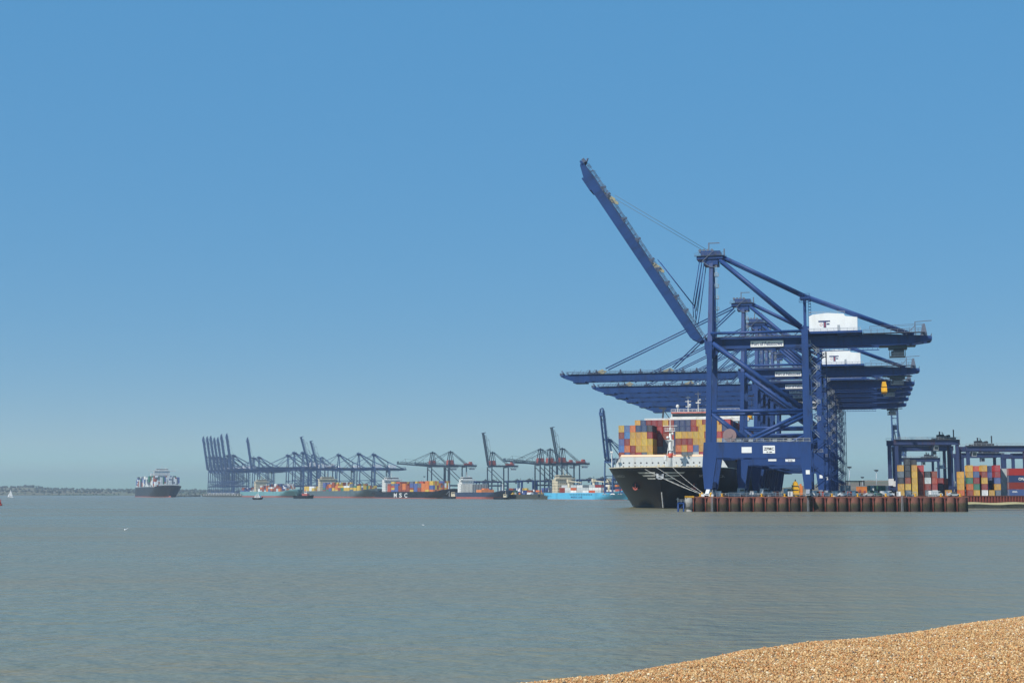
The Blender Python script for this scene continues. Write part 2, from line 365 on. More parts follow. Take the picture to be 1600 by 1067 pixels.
# far quay line
FA, FB = Vector((WX(320, 2960), 2960)), Vector((WX(900, 1480), 1480))
FD = (FB-FA).normalized(); FN = Vector((FD.y, -FD.x))
if FN.x > 0: FN = -FN
FROT = math.atan2(-FN.y, -FN.x)
def FL(px, off=0.0):
    """point where the line `off` metres seaward of the far rail is crossed at horizontal place px"""
    a = FA + FN*off; k = (px-800)/F*math.cos(PITCH)
    t = (k*a.y - a.x)/(FD.x - k*FD.y); return a + FD*t
g = MB()
def slab(mb, pts, z0, z1, mi=0):
    n = len(pts); mb.add([(x, y, z0) for x, y in pts]+[(x, y, z1) for x, y in pts],
        [tuple(reversed(range(n))), tuple(range(n, 2*n))]+[(i, (i+1)%n, n+(i+1)%n, n+i) for i in range(n)], mi)
e1 = NR(-3.4, 700)
near_land = [(QL+1.2, QF+1.5), (QR-1, QF+1.5), (QR-1, 602), (900, 602), (900, 1100), (e1[0], 1180.0)]
slab(g, near_land, -2, QZ)
pA, pB = FL(318, 4), FL(985, 4)
far_land = [(pA.x, pA.y), (pB.x, pB.y), (e1[0]+1, 1180.5), (900, 1100.4), (3200, 2600), (3200, 4200), (pA.x+120, pA.y+350)]
slab(g, far_land, -2, QZ)
tag(g.build('ground', 'asphalt'), kind='structure')
# hills
def hill(name, xs, Yn, Yf, prof, m, seed, zshore=0.3):
    mb = MB(); NY = 16; vs = []
    for j in range(NY+1):
        t = j/NY
        for i, px in enumerate(xs):
            Y = Yn+(Yf-Yn)*t; X = WX(px, Yn)*(1+0.0*t) + (WX(px, Yf)-WX(px, Yn))*t
            top = np.interp(px, [p[0] for p in prof], [p[1] for p in prof])
            H = HZ(top, Yf)
            q = noise.noise(Vector((X*0.004, Y*0.004, seed)))
            z = zshore + (H-zshore)*(t**0.8)*(1+0.18*q*(1-t)) + (2.5*noise.noise(Vector((X*0.02, Y*0.02, seed)))*t)
            vs.append((X, Y, z if j else -1))
    nX = len(xs)
    mb.add(vs, [(j*nX+i, j*nX+i+1, (j+1)*nX+i+1, (j+1)*nX+i) for j in range(NY) for i in range(nX-1)], 0, True)
    return tag(mb.build(name, (m,)), kind='structure'), vs, nX, NY
def field_mat(name, cols, sc_):
    m = bpy.data.materials.new(name); m.use_nodes = True; n = m.node_tree; b = n.nodes['Principled BSDF']
    tc = n.nodes.new('ShaderNodeTexCoord'); mp = n.nodes.new('ShaderNodeMapping'); mp.inputs['Scale'].default_value = (sc_, sc_*1.2, 0.001)
    v = n.nodes.new('ShaderNodeTexVoronoi'); v.inputs['Scale'].default_value = 1; n.links.new(tc.outputs['Object'], mp.inputs[0]); n.links.new(mp.outputs[0], v.inputs['Vector'])
    sp = n.nodes.new('ShaderNodeSeparateColor'); n.links.new(v.outputs['Color'], sp.inputs[0])
    rp = n.nodes.new('ShaderNodeValToRGB'); rp.color_ramp.interpolation = 'CONSTANT'; cr = rp.color_ramp.elements
    cr[0].color = (*cols[0], 1); cr[1].position = 0.7; cr[1].color = (*cols[1], 1)
    for k, c in enumerate(cols[2:]): e = cr.new(0.25+0.2*k); e.color = (*c, 1)
    n.links.new(sp.outputs[0], rp.inputs[0]); n.links.new(rp.outputs[0], b.inputs['Base Color']); b.inputs['Roughness'].default_value = 0.95
    return m
xs = list(range(-700, 420, 10))
fm = field_mat('fields', [(0.075,0.10,0.04),(0.16,0.14,0.075),(0.10,0.13,0.05),(0.19,0.17,0.09)], 0.006)
o, vs, nX, NY = hill('hills', xs, 4400, 5600, [(-700,757),(-100,761),(0,762),(30,761),(45,760),(75,764),(120,765),(200,766),(300,767),(420,769)], fm, 1.0)
fm2 = field_mat('heath', [(0.16,0.12,0.07),(0.13,0.12,0.06),(0.20,0.15,0.09)], 0.01)
hill('terrain', list(range(1180, 1900, 12)), 1900, 2300, [(1180,768),(1240,760),(1300,755),(1340,751),(1420,750),(1500,752),(1700,750),(1900,752)], fm2, 4.0, 5.0)
# far-off wood on the hills: many leaf clumps as one mass
def wood():
    mb = MB(); rnd = random.Random(5)
    def clump(x, y, z, r):
        for k in range(7):
            a = rnd.uniform(0, 6.28); rr = r*rnd.uniform(0.15, 0.75)
            c = (x+math.cos(a)*rr, y+math.sin(a)*rr, z+r*rnd.uniform(0.3, 1.3)); s_ = r*rnd.uniform(0.3, 0.6)
            vs_ = [Vector(c)+Vector(p)*s_*rnd.uniform(0.7, 1.3) for p in ((1,0,0),(-1,0,0),(0,1,0),(0,-1,0),(0,0,1),(0,0,-1))]
            mb.add(vs_, [(0,2,4),(2,1,4),(1,3,4),(3,0,4),(2,0,5),(1,2,5),(3,1,5),(0,3,5)])
    for j in range(NY+1):
        for i in range(nX):
            x, y, z = vs[j*nX+i]
            if j == 0: continue
            dn = noise.noise(Vector((x*0.0035, y*0.006, 9)))
            n_ = 0
            if j >= NY-2: n_ = 4 if dn > -0.25 else 1
            elif j in (5, 9): n_ = 3 if dn > -0.15 else 0
            elif j in (1, 2): n_ = 2 if dn > 0.0 else 0
            elif dn > 0.27: n_ = 3
            for _ in range(n_): clump(x+rnd.uniform(-12, 12), y+rnd.uniform(-35, 35), z-1, rnd.uniform(3, 6.5)*(0.6 if j < 3 else 1))
    mat('foliage_far', (0.075, 0.09, 0.055), 0.9, var=0.3, scale=0.05, streak=False)
    tag(mb.build('distant_wood', 'foliage_far'), 'dark hedges and woods along the hills on the far shore', 'wood', kind='stuff')
wood()

# ---------------------------------------------------------------- quay walls
qw = thing('quay_wall', 'rusty quay wall of rounded steel piles, green with weed below', 'quay wall', (QL, QF, 0))
PITCHP = 4.02; NP = 23
pm = MB()
n = 10
n = 14
pr = [(-1.56, 1.6)] + [(-1.54*math.cos(math.pi*i/n), 1.5-1.5*math.sin(math.pi*i/n)**0.85) for i in range(n+1)] + [(1.56, 1.6)]
for i in range(len(pr)-1):
    (a0, b0), (a1, b1) = pr[i], pr[i+1]
    for z0, z1 in ((-1.5, QZ-0.25),):
        pm.add([(a0,b0,z0),(a1,b1,z0),(a1,b1,z1),(a0,b0,z1)], [(0,1,2,3)], 0, True)
pm.add([(x, y, QZ-0.25) for x, y in pr], [tuple(range(len(pr)))])
pile_me = pm.mesh('pile', 'pile_rust')
pp = MB()
for dx in (-2.0,):
    pp.tube((dx, 0.35, -1.0), (dx, 0.35, QZ-0.1), 0.16, 8)
    pp.box(dx-0.5, dx+0.5, 0.2, 1.5, QZ-0.6, QZ-0.28)
pipe_me = pp.mesh('fender_pipe', 'pipe_red')
for i in range(NP):
    link('pile', pile_me, qw, (2.0+i*PITCHP, 0, 0))
    link('fender_pipe', pipe_me, qw, (2.0+i*PITCHP, 0, 0))
cp = MB(); cp.box(-0.3, QR-QL+0.1, 0.35, 2.2, QZ-0.24, QZ+0.12); cp.box(-0.4, QR-QL+0.2, 1.45, 1.9, -2, QZ-0.26)
cp.build('coping', 'pile_rust', qw)
rw = MB(); rw.box(QR-QL-0.9, QR-QL-0.4, 1.9, 122, -2, QZ-0.02); rw.build('return_wall', 'pile_rust', qw)
bw = MB()                                          # berth side wall, runs away along the rails
p0 = Vector(NR(-3.9, -6, 0)); p1 = Vector(NR(-3.9, 700, 0)); o_ = Vector((QL, QF, 0))
bw.beam(p0-o_+Vector((0,0,1.4)), p1-o_+Vector((0,0,1.4)), 0.9, 6.9); bw.build('berth_wall', 'pile_rust', qw)
w2 = thing('sheet_pile_wall', 'ribbed rust red sheet pile wall set back at the right edge', 'quay wall', (QR, 600, 0))
sp_ = MB(); xx = 0.0; k = 0
while xx < 150:
    ya = 0.0 if k % 2 else 0.55
    sp_.box(xx, xx+0.62, ya, 1.4, 1.0, QZ+0.05); xx += 0.62; k += 1
sp_.build('sheet_piling', 'pipe_red', w2)
c2 = MB(); c2.box(-0.4, 150, -0.15, 2.1, QZ+0.06, QZ+0.3); c2.build('coping', 'pile_rust', w2)
sb = MB()
for i in range(60):
    xa, xb = i*2.5, i*2.5+2.5
    za = 1.9+0.18*math.sin(i*0.9); zb = 1.9+0.18*math.sin((i+1)*0.9)
    sb.add([(xa,-6,za-0.35),(xb,-6,zb-0.35),(xb,-0.3,zb+0.45),(xa,-0.3,za+0.45)], [(0,1,2,3)], 0, True)
    sb.add([(xa,-5.6,-1),(xb,-5.6,-1),(xb,-6,zb-0.35),(xa,-6,za-0.35)], [(0,1,2,3)], 1)  # weedy front, its dark colour also standing in for shade under the overhang
sb.build('ledge', ('silt', 'algae_shade_stone'), w2)
# grey corner fender and blue landing frame at the berth corner
cf = thing('corner_fender', 'grey round cornered steel drum fender at the left quay corner', 'fender', (QL-1.4, QF+1.2, 0))
f_ = MB(); f_.tube((0,0,1.0), (0,0,QZ-0.3), 1.35, 16); f_.tube((0,0,-1.5), (0,0,1.0), 1.1, 16); f_.build('drum', 'concrete', cf)
f_ = MB()
for i in range(9): f_.box(-1.5+i*0.36, -1.32+i*0.36, -1.2, -1.05, QZ-0.3, QZ+0.25)
f_.beam((-1.5,-1.1,QZ+0.28), (1.6,-1.1,QZ+0.28), 0.1); f_.build('guard_rail', 'yellow_paint', cf)
lf = thing('landing_frame', 'small blue steel landing frame standing in the water beside the corner', 'landing stage', (QL-4.2, QF+0.8, 0))
f_ = MB(); f_.box(-1.1, 1.1, -0.8, 0.8, 2.6, 3.1)
for x in (-0.9, 0.9):
    for y in (-0.6, 0.6): f_.tube((x,y,-2), (x,y,2.6), 0.22)
f_.beam((-0.9,-0.6,0.6), (0.9,-0.6,2.2), 0.15); f_.build('frame', 'crane_blue', lf)
f_ = MB(); f_.rail((-1.1,-0.8,3.1), (1.1,-0.8,3.1), 0.9, 0.8); f_.build('handrail', 'galvanised', lf)
# ---------------------------------------------------------------- big blue ship-to-shore crane (x landward, -x over the water, y along the rail)
MC = {}
def cached(key, fn):
    if key not in MC: MC[key] = fn()
    return MC[key]
def leg_mesh(x, y, sea):
    m = MB(); s = 1 if y > 0 else -1
    if sea:
        m.prism([(x-1.3,y-1.0,2.6),(x+1.3,y-1.0,2.6),(x+3.0,y-1.0,13.2),(x+3.0,y-1.0,18.6),(x-1.3,y-1.0,18.6),(x-1.9,y-1.0,10)], (0,2.0,0))
        m.beam((x+0.2,y,18.6), (x+1.2,y,53.4), 1.7, 1.8, 1.5, 1.7)
    else:
        m.prism([(x-1.2,y-1.0,2.6),(x+1.2,y-1.0,2.6),(x+1.25,y-1.0,18.6),(x-2.4,y-1.0,18.6),(x-2.4,y-1.0,13.2)], (0,2.0,0))
        m.beam((x,y,18.6), (x,y,56.8), 1.7, 2.3, 1.6, 2.2)
    return m
def bogie_mesh():
    m = MB()
    m.prism([(-0.6,-5.2,1.1),(-0.6,5.2,1.1),(-0.6,3.0,1.9),(-0.6,0.8,2.6),(-0.6,-0.8,2.6),(-0.6,-3.0,1.9)], (1.2,0,0))
    for y in (-3.6, 3.6): m.box(-0.8, 0.8, y-1.3, y+1.3, 0.55, 1.08)
    return m
def wheel_mesh():
    m = MB()
    for y in (-4.4,-3.4,-2.4,2.4,3.4,4.4): m.tube((-0.28,y,0.42), (0.28,y,0.42), 0.42, 12)
    m.box(-0.12, 0.12, -4.6, 4.6, 0.36, 0.5)
    return m
def boom_mesh():
    """hinged at the origin, lies along -x, length 79"""
    m = MB()
    for y in (-3.3, 3.3):
        m.prism([(0,y-0.7,-0.6),(0,y-0.7,-2.2),(-3,y-0.7,-3.9),(-73,y-0.7,-3.9),(-78,y-0.7,-2.3),(-79,y-0.7,-0.9),(-71,y-0.7,-0.6)], (0,1.4,0))
    for i in range(9): m.box(-6-i*8.8, -5-i*8.8, -2.6, 2.6, -1.5, -0.62)
    m.box(-79.2, -77.8, -4.3, 4.3, -1.7, -1.0)
    m.box(-73.5, -68, -4.2, 4.2, -4.5, -3.91)
    return m
def boom_fit_mesh():
    m = MB()
    for y in (-4.3, 4.3):
        m.box(-76, -1, y-0.35, y+0.35, -0.7, -0.62)
        m.rail((-76,y,-0.6), (-1.5,y,-0.6), 1.1, 2.4, 0.08)
    for x in (-66, -63, -52, -43, -34, -30, -24, -18, -12): m.box(x-0.3, x+0.3, -4.2, -3.4, -0.6, 1.2); m.box(x-0.9, x+0.9, -4.12, -3.2, -0.6, 0.1)
    m.rail((-77,-3,-0.5), (-77,3,-0.5), 1.1, 1.5); m.tube((-78,0,-1), (-79.6,0,1.3), 0.35); m.box(-80.2,-78.6,-1.6,1.6,-0.9,0.2)
    for x in range(-74, -64, 3): m.beam((x,-4.4,-0.6),(x+1.5,-4.4,1.4),0.1)
    return m
def bracket_mesh():
    m = MB(); m.prism([(-2,-0.25,-0.6),(2,-0.25,-0.6),(4.0,-0.25,1.0),(3.2,-0.25,1.5)], (0,0.5,0))
    return m
def girder_mesh():
    m = MB()
    for y in (-3.3, 3.3):
        m.prism([(-1.2,y-0.75,51.2),(66,y-0.75,51.2),(75,y-0.75,52.4),(75,y-0.75,54.0),(60,y-0.75,55),(-1.2,y-0.75,55)], (0,1.5,0))
    for x in (12, 22, 44, 54, 64): m.box(x-0.4, x+0.4, -2.54, 2.54, 53.6, 54.9)
    m.box(73.9, 75.3, -4.2, 4.2, 52.7, 53.7)
    for x in (0.4, 33.3): m.box(x-0.9, x+0.9, -8.0, 8.0, 49.2, 51.15)
    m.prism([(2.5,-8.05,51.3),(6,-8.05,51.3),(1.6,-8.05,47.2)], (0,0.4,0))
    return m
def platform_mesh():
    m = MB()
    for y in (-5.6, 5.6):
        m.box(-1, 34.2, y-0.9, y+0.9, 55.05, 55.2); m.box(52.7, 73, min(y*0.73,y*1.28), max(y*0.73,y*1.28), 55.02, 55.17)  # landward walkway widened to throw shade on the girder
        m.rail((-1,y,55.2), (32,y,55.2), 1.1, 2.0); m.rail((53,y*1.27,55.2), (73,y*1.27,55.2), 1.1, 2.2, 0.07)
    m.rail((75.2,-4,53.7),(75.2,4,53.7),1.2,1.3); m.box(-0.9,-0.3,-5.6,5.6,54.9,55.04); m.box(72.2,72.9,-5.6,5.6,55.3,55.45)
    m.rail((55,-4.4,56.8),(72,-4.4,57.2),0.9,6.0,0.06)
    for x in (55.5, 62, 68): m.beam((x,-4.4,54.5),(x,-4.4,57), 0.12)
    m.beam((66.5,0,54.5),(70,0,58),0.22); m.beam((70,-1,54),(70,-1,59.2),0.3); m.beam((70,-1,59.2),(75.5,-1,59.5),0.22)
    m.prism([(71.5,-2,54),(74,-2,54),(73.2,-2,58.4),(72.4,-2,58.4)], (0,0.5,0))
    return m
def tray_mesh():
    m = MB(); m.box(30, 58, -4.6, -4.25, 49.5, 49.75); m.box(30, 58, -4.5, -4.35, 50.5, 50.7)
    for i in range(18): m.box(30.2+i*1.6, 30.32+i*1.6, -4.5, -4.35, 49.75, 51.2)
    return m
def house_mesh():
    m = MB()
    m.prism([(34.9,-5.2,56.1),(34.9,-5.2,61.6),(36.2,-5.2,62.2),(41,-5.2,62.6),(46.5,-5.2,62.2),(47,-5.2,61.4),(51,-5.2,60.9),(51,-5.2,56.1)][::-1], (0,10.4,0))
    return m
def house_trim():
    m = MB()
    m.rail((35,-5.1,62.3), (46.8,-5.1,62.3), 0.8, 2.2, 0.05)
    return m
def house_base():
    m = MB(); m.box(33.9, 52.6, -8.2, 8.2, 55.3, 56.08); m.prism([(44,-6.3,55.3),(52.6,-6.3,55.3),(51.5,-6.3,54.6),(45,-6.3,54.6)],(0,12.6,0)); return m  # overhang widened so that it shades the girder below
def logo_mesh():
    m = MB(); y = -5.26
    m.add([(38.0,y,60.0),(41.4,y,60.0),(41.4,y,59.5),(40.6,y,59.5),(40.6,y,57.6),(39.7,y,57.6),(39.7,y,59.5),(38.0,y,59.5)], [tuple(range(8))])
    m.add([(41.0,y,60.0),(41.9,y,60.0),(41.9,y,59.5),(41.75,y,59.5)], [(0,1,2,3)])
    m.add([(40.75,y,59.0),(41.7,y,59.0),(41.7,y,58.55),(40.75,y,58.55)], [(0,1,2,3)])
    return m
def logo_ring():
    m = MB(); y = -5.26
    for i in range(14):
        a, b = 2*math.pi*i/14, 2*math.pi*(i+0.6)/14
        P = lambda t, r: (38.9+r*math.cos(t), y, 58.6+r*math.sin(t))
        m.add([P(a,0.5),P(b,0.5),P(b,0.36),P(a,0.36)], [(0,1,2,3)])
    m.add([(40.05,y-0.02,59.4),(40.3,y-0.02,59.4),(40.3,y-0.02,57.7),(40.05,y-0.02,57.7)], [(0,1,2,3)])
    return m
def apex_mesh():
    m = MB(); m.box(-3.6, 5.6, -3.6, 3.6, 83.2, 84.3); m.box(-2.2, 4.6, -2.9, 2.9, 84.35, 86.2); m.box(-1.2, 3.8, -3.2, 3.2, 81.2, 83.15)
    return m
def apex_fit():
    m = MB()
    for y in (-3.6, 3.6): m.rail((-4.2,y,84.3), (6.2,y,84.3), 1.1, 1.3); m.box(-4.4, 6.4, y-0.5, y+0.5, 84.32, 84.42)
    m.beam((0.4,0,86.2),(0.4,0,89.6),0.4); m.beam((0.4,0,89.4),(4.2,0,89.4),0.3); m.box(5.6,6.0,-0.3,0.3,84.4,87.2)
    m.beam((-1.6,-3.9,82.4),(2.6,-3.9,86.2),0.22); m.beam((-1.6,-3.9,82.4),(1.0,-3.9,80.4),0.22); m.beam((1.0,-3.9,80.4),(3.2,-3.9,80.2),0.22)
    for x in (-2.6, -1.2, 0.2, 1.6): m.tube((x,-1.8,86.6),(x,1.8,86.6),0.55,10)
    return m
def ladder_mesh():
    m = MB()
    for z0, z1 in ((57, 80),):
        for k in range(6):
            z = z0+k*4.0; x = 2.6-0.0*k
            m.box(x, x+1.3, -3.6-0*k, -2.2, z, z+0.1); m.rail((x+1.3,-3.6,z),(x+1.3,-2.2,z),1.1,1.4,0.06); m.rail((x,-3.6,z),(x+1.3,-3.6,z),1.1,1.3,0.06)
            m.beam((x+0.3,-3.2,z),(x+0.3,-3.2,z+4),0.12); m.beam((x+0.8,-3.2,z),(x+0.8,-3.2,z+4),0.12)
    return m
def stair_mesh():
    m = MB(); z = 3.2; k = 0
    x0, x1, y0 = 35.6, 39.4, 2.0
    while z < 49:
        ya = y0; yb = y0+1.5; xa, xb = (x0, x1) if k % 2 == 0 else (x1, x0)
        yy = ya if k % 2 == 0 else yb
        m.beam((xa,yy,z), (xb,yy,z+3.0), 0.8, 0.3)
        for s in (-0.45, 0.45): m.beam((xa,yy+s,z+1.0), (xb,yy+s,z+4.0), 0.14)
        m.box(xb-0.6, xb+0.6, ya-0.6, yb+0.6, z+3.0, z+3.1)
        e = xb+0.6 if xb > xa else xb-0.6
        m.rail((e,ya-0.6,z+3.1), (e,yb+0.6,z+3.1), 1.1, 1.2, 0.1); m.rail((xb-0.6,ya-0.6,z+3.1),(xb+0.6,ya-0.6,z+3.1),1.1,1.2,0.1)
        z += 3.0; k += 1
    for x in (x0-0.7, x1+0.7):
        m.beam((x,y0-0.7,2.4), (x,y0-0.7,50), 0.3); m.beam((x,y0+2.2,2.4), (x,y0+2.2,50), 0.3)
    return m
def stair_small():
    m = MB()                                                   # stairs hung on the landward leg between portal and girder
    for k in range(11):
        z = 20+k*2.9; a, b = (34.8, 37.6) if k % 2 else (37.6, 34.8)
        m.beam((a,-7.2,z), (b,-7.2,z+2.9), 0.7, 0.14); m.beam((a,-7.6,z+1), (b,-7.6,z+3.9), 0.08)
        m.box(b-0.5, b+0.5, -7.8, -6.6, z+2.9, z+3.0); m.rail((b-0.5,-7.8,z+3.0), (b+0.5,-7.8,z+3.0), 1.1, 1.0, 0.06)
    return m
def stays_down():
    m = MB()
    for y in (-3.3, 3.3):
        m.tube((-3,y,83.0), (-60,y,56.7), 0.27, 6)
        m.tube((-2.6,y,82.0), (-30,y,56.6), 0.27, 6)
    return m
def stays_up(th):
    c, s = math.cos(th), math.sin(th)
    P = lambda d, h, y: (-1.2 - d*c + h*s, y, 55 + d*s + h*c)
    m = MB()
    for y in (-3.3, 3.3):
        a = Vector(P(33, 1.8, y))
        m.tube((-2.6,y,82.5), P(12.5,3.3,y), 0.16, 6); m.tube((-1.8,y,82.3), P(11,2.8,y), 0.16, 6); m.tube((-1.0,y,82.1), P(9.5,3.3,y), 0.16, 6)
        m.tube(P(12.5,3.3,y), P(8.5,1.0,y), 0.16, 6); m.tube(P(9.5,3.3,y), P(6.6,0.6,y), 0.16, 6)
        m.tube(P(12.5,3.3,y), P(33,1.9,y), 0.16, 6)
    return m
def ropes_up(th):
    c, s = math.cos(th), math.sin(th); m = MB()
    for y, dz in ((-1.5, 0), (1.5, -0.7)):
        m.tube((0.2,y,86.6+dz), (-1.2-62*c+2*s,y,55+62*s+2*c+dz*1.5), 0.07, 5)
    return m
def backstay_mesh():
    m = MB()
    for y in (-2.6, 2.6):
        m.tube((5,y,84.2), (33.3,y,69.3), 0.62, 10); m.tube((33.3,y,69.3), (69.5,y,54.6), 0.55, 10)
    return m
def ropes_back():
    m = MB(); m.tube((3,-1,84.5), (33,-1,57.5), 0.06, 5); m.tube((3,1,84.5), (34,1,57.5), 0.06, 5); return m
def post_mesh():
    m = MB(); m.beam((33.3,-0.0,55.2),(33.3,0,69.2),1.0); m.box(31.8,35,-3.2,3.2,68.2,68.7)
    m.rail((31.6,-3.3,68.7),(35.2,-3.3,68.7),1.1,1.2,0.06); m.rail((31.6,-3.3,66.9),(35.0,-3.3,66.9),1.1,1.2,0.06); m.box(31.6,35.2,-3.4,-2.6,66.8,66.9)
    for k in range(12): m.box(34.6,35.4,-0.6,0.6,56.5+k,56.6+k)
    m.beam((34.6,-0.6,55),(34.6,-0.6,68.5),0.12); m.beam((35.4,-0.6,55),(35.4,-0.6,68.5),0.12)
    m.beam((29.8,-3.2,55.3),(33,-3.2,58.8),0.3); m.beam((36.8,-3.2,55.3),(33.6,-3.2,58.8),0.3); m.box(31.6,35,-3.8,3.8,56.85,58.4)
    return m
def cab_mesh():
    m = MB(); m.box(0, 6.2, -2.6, 2.6, 50.0, 50.9); m.box(0.3, 5.6, -2.3, 2.3, 47.3, 47.6)
    for x in (0.4, 2.0, 3.8, 5.5):
        for y in (-2.3, 2.2): m.box(x, x+0.12, y, y+0.1, 47.6, 50)
    m.box(1.6, 5.2, -2.0, 2.0, 47.6, 49.6); m.box(-3, 9, -2.9, 2.9, 50.92, 51.1)
    m.rail((0.3,-2.3,47.6),(5.6,-2.3,47.6),1.1,0.9,0.05)
    return m
def cab_glass():
    m = MB(); m.box(0.9, 1.58, -1.7, 1.7, 47.8, 49.4); return m
def spreader_mesh():
    m = MB(); m.box(-0.9,0.9,-6,6,0,0.5); m.box(-1.2,1.2,-2,2,0.5,1.9)
    for y in (-6,6): m.box(-1.2,1.2,y-0.3,y+0.3,-0.3,0.3)
    m.prism([(-1.2,-2.2,2.2),(1.2,-2.2,2.2),(0.7,-2.2,4.4),(-0.7,-2.2,4.4)],(0,4.4,0))
    return m
def spreader_ropes(h):
    m = MB()
    for x in (-0.9,0.9):
        for y in (-1.6,1.6): m.tube((x,y,4.3),(x*1.3,y,h),0.05,5)
    return m
def portal_mesh(y):
    m = MB()
    m.box(3.02, 31.08, y-1.0, y+1.0, 13.2, 18.6)
    m.box(3.3, 7.5, y-0.7, y+0.7, 12.75, 13.18)
    return m
def sill_mesh(x):
    m = MB(); m.box(x-0.9, x+0.9, -7.98, 7.98, 3.2, 5.2); return m
def rail_portal():
    m = MB()
    for y in (-10.0, 10.0): m.rail((3.5,y,18.65),(34.5,y,18.65),1.1,2.2,0.06); m.box(3.2,34.8,y-0.1 if y<0 else y-0.9,y+0.9 if y<0 else y+0.1,18.62,18.72)
    for x, y in ((10,-9.4),(14,-9.6),(22,-9.4),(27,-9.5)): m.box(x,x+1.4,y-0.4,y+0.4,18.75,19.5)
    return m
def sign_panel(mb, x0, x1, y, z0, z1): mb.box(x0, x1, y-0.08, y, z0, z1)
def gusset(x, y):
    m = MB(); return m

def make_crane(label, loc, rz, group, boom_deg=0.0, scale=1.0, paint='crane_blue', trolley=61.0, drop=None, detail=True, deep=True, i_dark=True):
    """one crane as an Empty with its parts; meshes are shared between cranes of one paint"""
    t = thing('quay_crane', label, 'crane', loc, rz, group, scale)
    P = paint
    def part(name, key, fn, m, par=None, pos=(0,0,0)):
        me = cached((key, m if isinstance(m, str) else m), lambda: fn().mesh(name, *( (m,) if isinstance(m, str) else m)))
        return link(name, me, par or t, pos)
    for y in (-9, 9):
        if deep:
            part('leg', f'legsea{y}', lambda: leg_mesh(0, y, True), P)
            part('leg', f'legland{y}', lambda: leg_mesh(33.5, y, False), P)
            part('portal_beam', f'portal{y}', lambda: portal_mesh(y), P)
        else:
            part('leg', f'legseaT{y}', lambda: MB().beam((0,y,2.6),(1.2,y,53.4),1.5,1.7), P)
            part('leg', f'leglandT{y}', lambda: MB().beam((33.5,y,2.6),(33.5,y,56.8),1.5,1.7), P)
            part('portal_beam', f'portalT{y}', lambda: MB().box(1.3,32.6,y-0.6,y+0.6,16.0,18.4), P)
        part('tie_beam', f'tie{y}', lambda: MB().tube((1.5,y,29.2),(32.4,y,29.2),0.62,10), P)
        part('tie_beam', f'tie2{y}', lambda: MB().tube((1.5,y,56.2),(32.3,y,56.2),0.5,10), P)
        part('brace', f'br1{y}', lambda: MB().tube((2.2,y,52.8),(31.8,y,30.4),0.8,10), P)
        part('brace', f'br2{y}', lambda: MB().tube((1.2,y,28.6),(13.0,y,19.0),0.62,10), P)
        part('brace', f'br3{y}', lambda: MB().tube((32.4,y,28.2),(12.4,y,19.0),0.62,10), P)
        part('pylon', f'pyl{y}', lambda: MB().beam((1.2,y*0.86,53.4),(1.4,y*0.24,83.2),1.6,1.9,1.3,1.5), P)
        part('brace', f'br4{y}', lambda: MB().tube((4.4,y*0.3,83),(32.2,y*0.62,58.2),0.72,10), P)
        for x in (0, 33.5):
            b = part('bogie', 'bogie', bogie_mesh, 'white_paint' if x == 0 and y < 0 else 'galvanised', None, (x, y, 0))
            part('wheels', 'wheels', wheel_mesh, 'dark_steel', b)
    for x in (0, 33.5): part('sill_beam', f'sill{x}', lambda: sill_mesh(x), P)
    part('girder', 'girder', girder_mesh, P)
    part('walkway', 'walk', platform_mesh, 'rail_grey' if detail else P)
    part('cable_tray', 'tray', tray_mesh, P); part('apex_head', 'apex', apex_mesh, P); part('apex_railing', 'apexfit', apex_fit, 'rail_grey' if detail else P)
    part('landward_post', 'post', post_mesh, P)
    part('backstay', 'bstay', backstay_mesh, P); part('rope', 'ropesb', ropes_back, 'cable')
    part('ladder_tower', 'ladder', ladder_mesh, 'galvanised'); part('stair_tower', 'stair', stair_mesh, P if i_dark else 'galvanised'); part('stair', 'stairs', stair_small, 'galvanised')
    part('portal_railing', 'railp', rail_portal, 'galvanised')
    if deep: part('cable_reel', 'reel', lambda: MB().tube((7.6,-9.9,20.9),(7.6,-9.2,20.9),2.3,20).tube((7.6,-10.1,20.9),(7.6,-9.9,20.9),0.9,12).box(7.2,8.0,-9.7,-9.3,18.72,19), 'reel_pink')
    hs = part('machine_house', 'house', house_mesh, 'white_paint'); part('roof_railing', 'htrim', house_trim, 'galvanised', hs); part('platform_railing', 'hrail', lambda: MB().rail((34.4,-8.0,56.1),(52,-8.0,56.1),0.9,2.0,0.07), 'galvanised', hs); part('door', 'hdoor', lambda: MB().box(44.3,45.1,-5.32,-5.21,56.5,58.4), 'galvanised', hs); part('house_platform', 'hbase', house_base, P, hs)
    if deep:
        part('emblem', 'logo', logo_mesh, 'letter_navy', hs); part('emblem', 'ring', logo_ring, 'letter_red', hs)
    tr = part('trolley', 'cab', cab_mesh, 'crane_grey', None, (trolley, 0, 0)); part('cab_window', 'cabg', cab_glass, 'glass_dark', tr)
    th = R(boom_deg)
    bo = part('boom', 'boom', boom_mesh, 'crane_blue_boom' if P == 'crane_blue' else P, None, (-1.2, 0, 55)); bo.rotation_euler = (0, th, 0)
    part('boom_walkway', 'boomfit', boom_fit_mesh, 'boom_rail' if detail else P, bo); [part('stay_bracket', 'bracket', bracket_mesh, 'bracket_paint', bo, (x_, y_, 0)) for x_ in (-63.5, -33) for y_ in (-3.3, 3.3)]
    if boom_deg < 5: part('forestay', 'sdown', stays_down, P)
    else:
        part('forestay', f'sup{boom_deg}', lambda: stays_up(th), P); part('rope', f'rup{boom_deg}', lambda: ropes_up(th), 'cable')
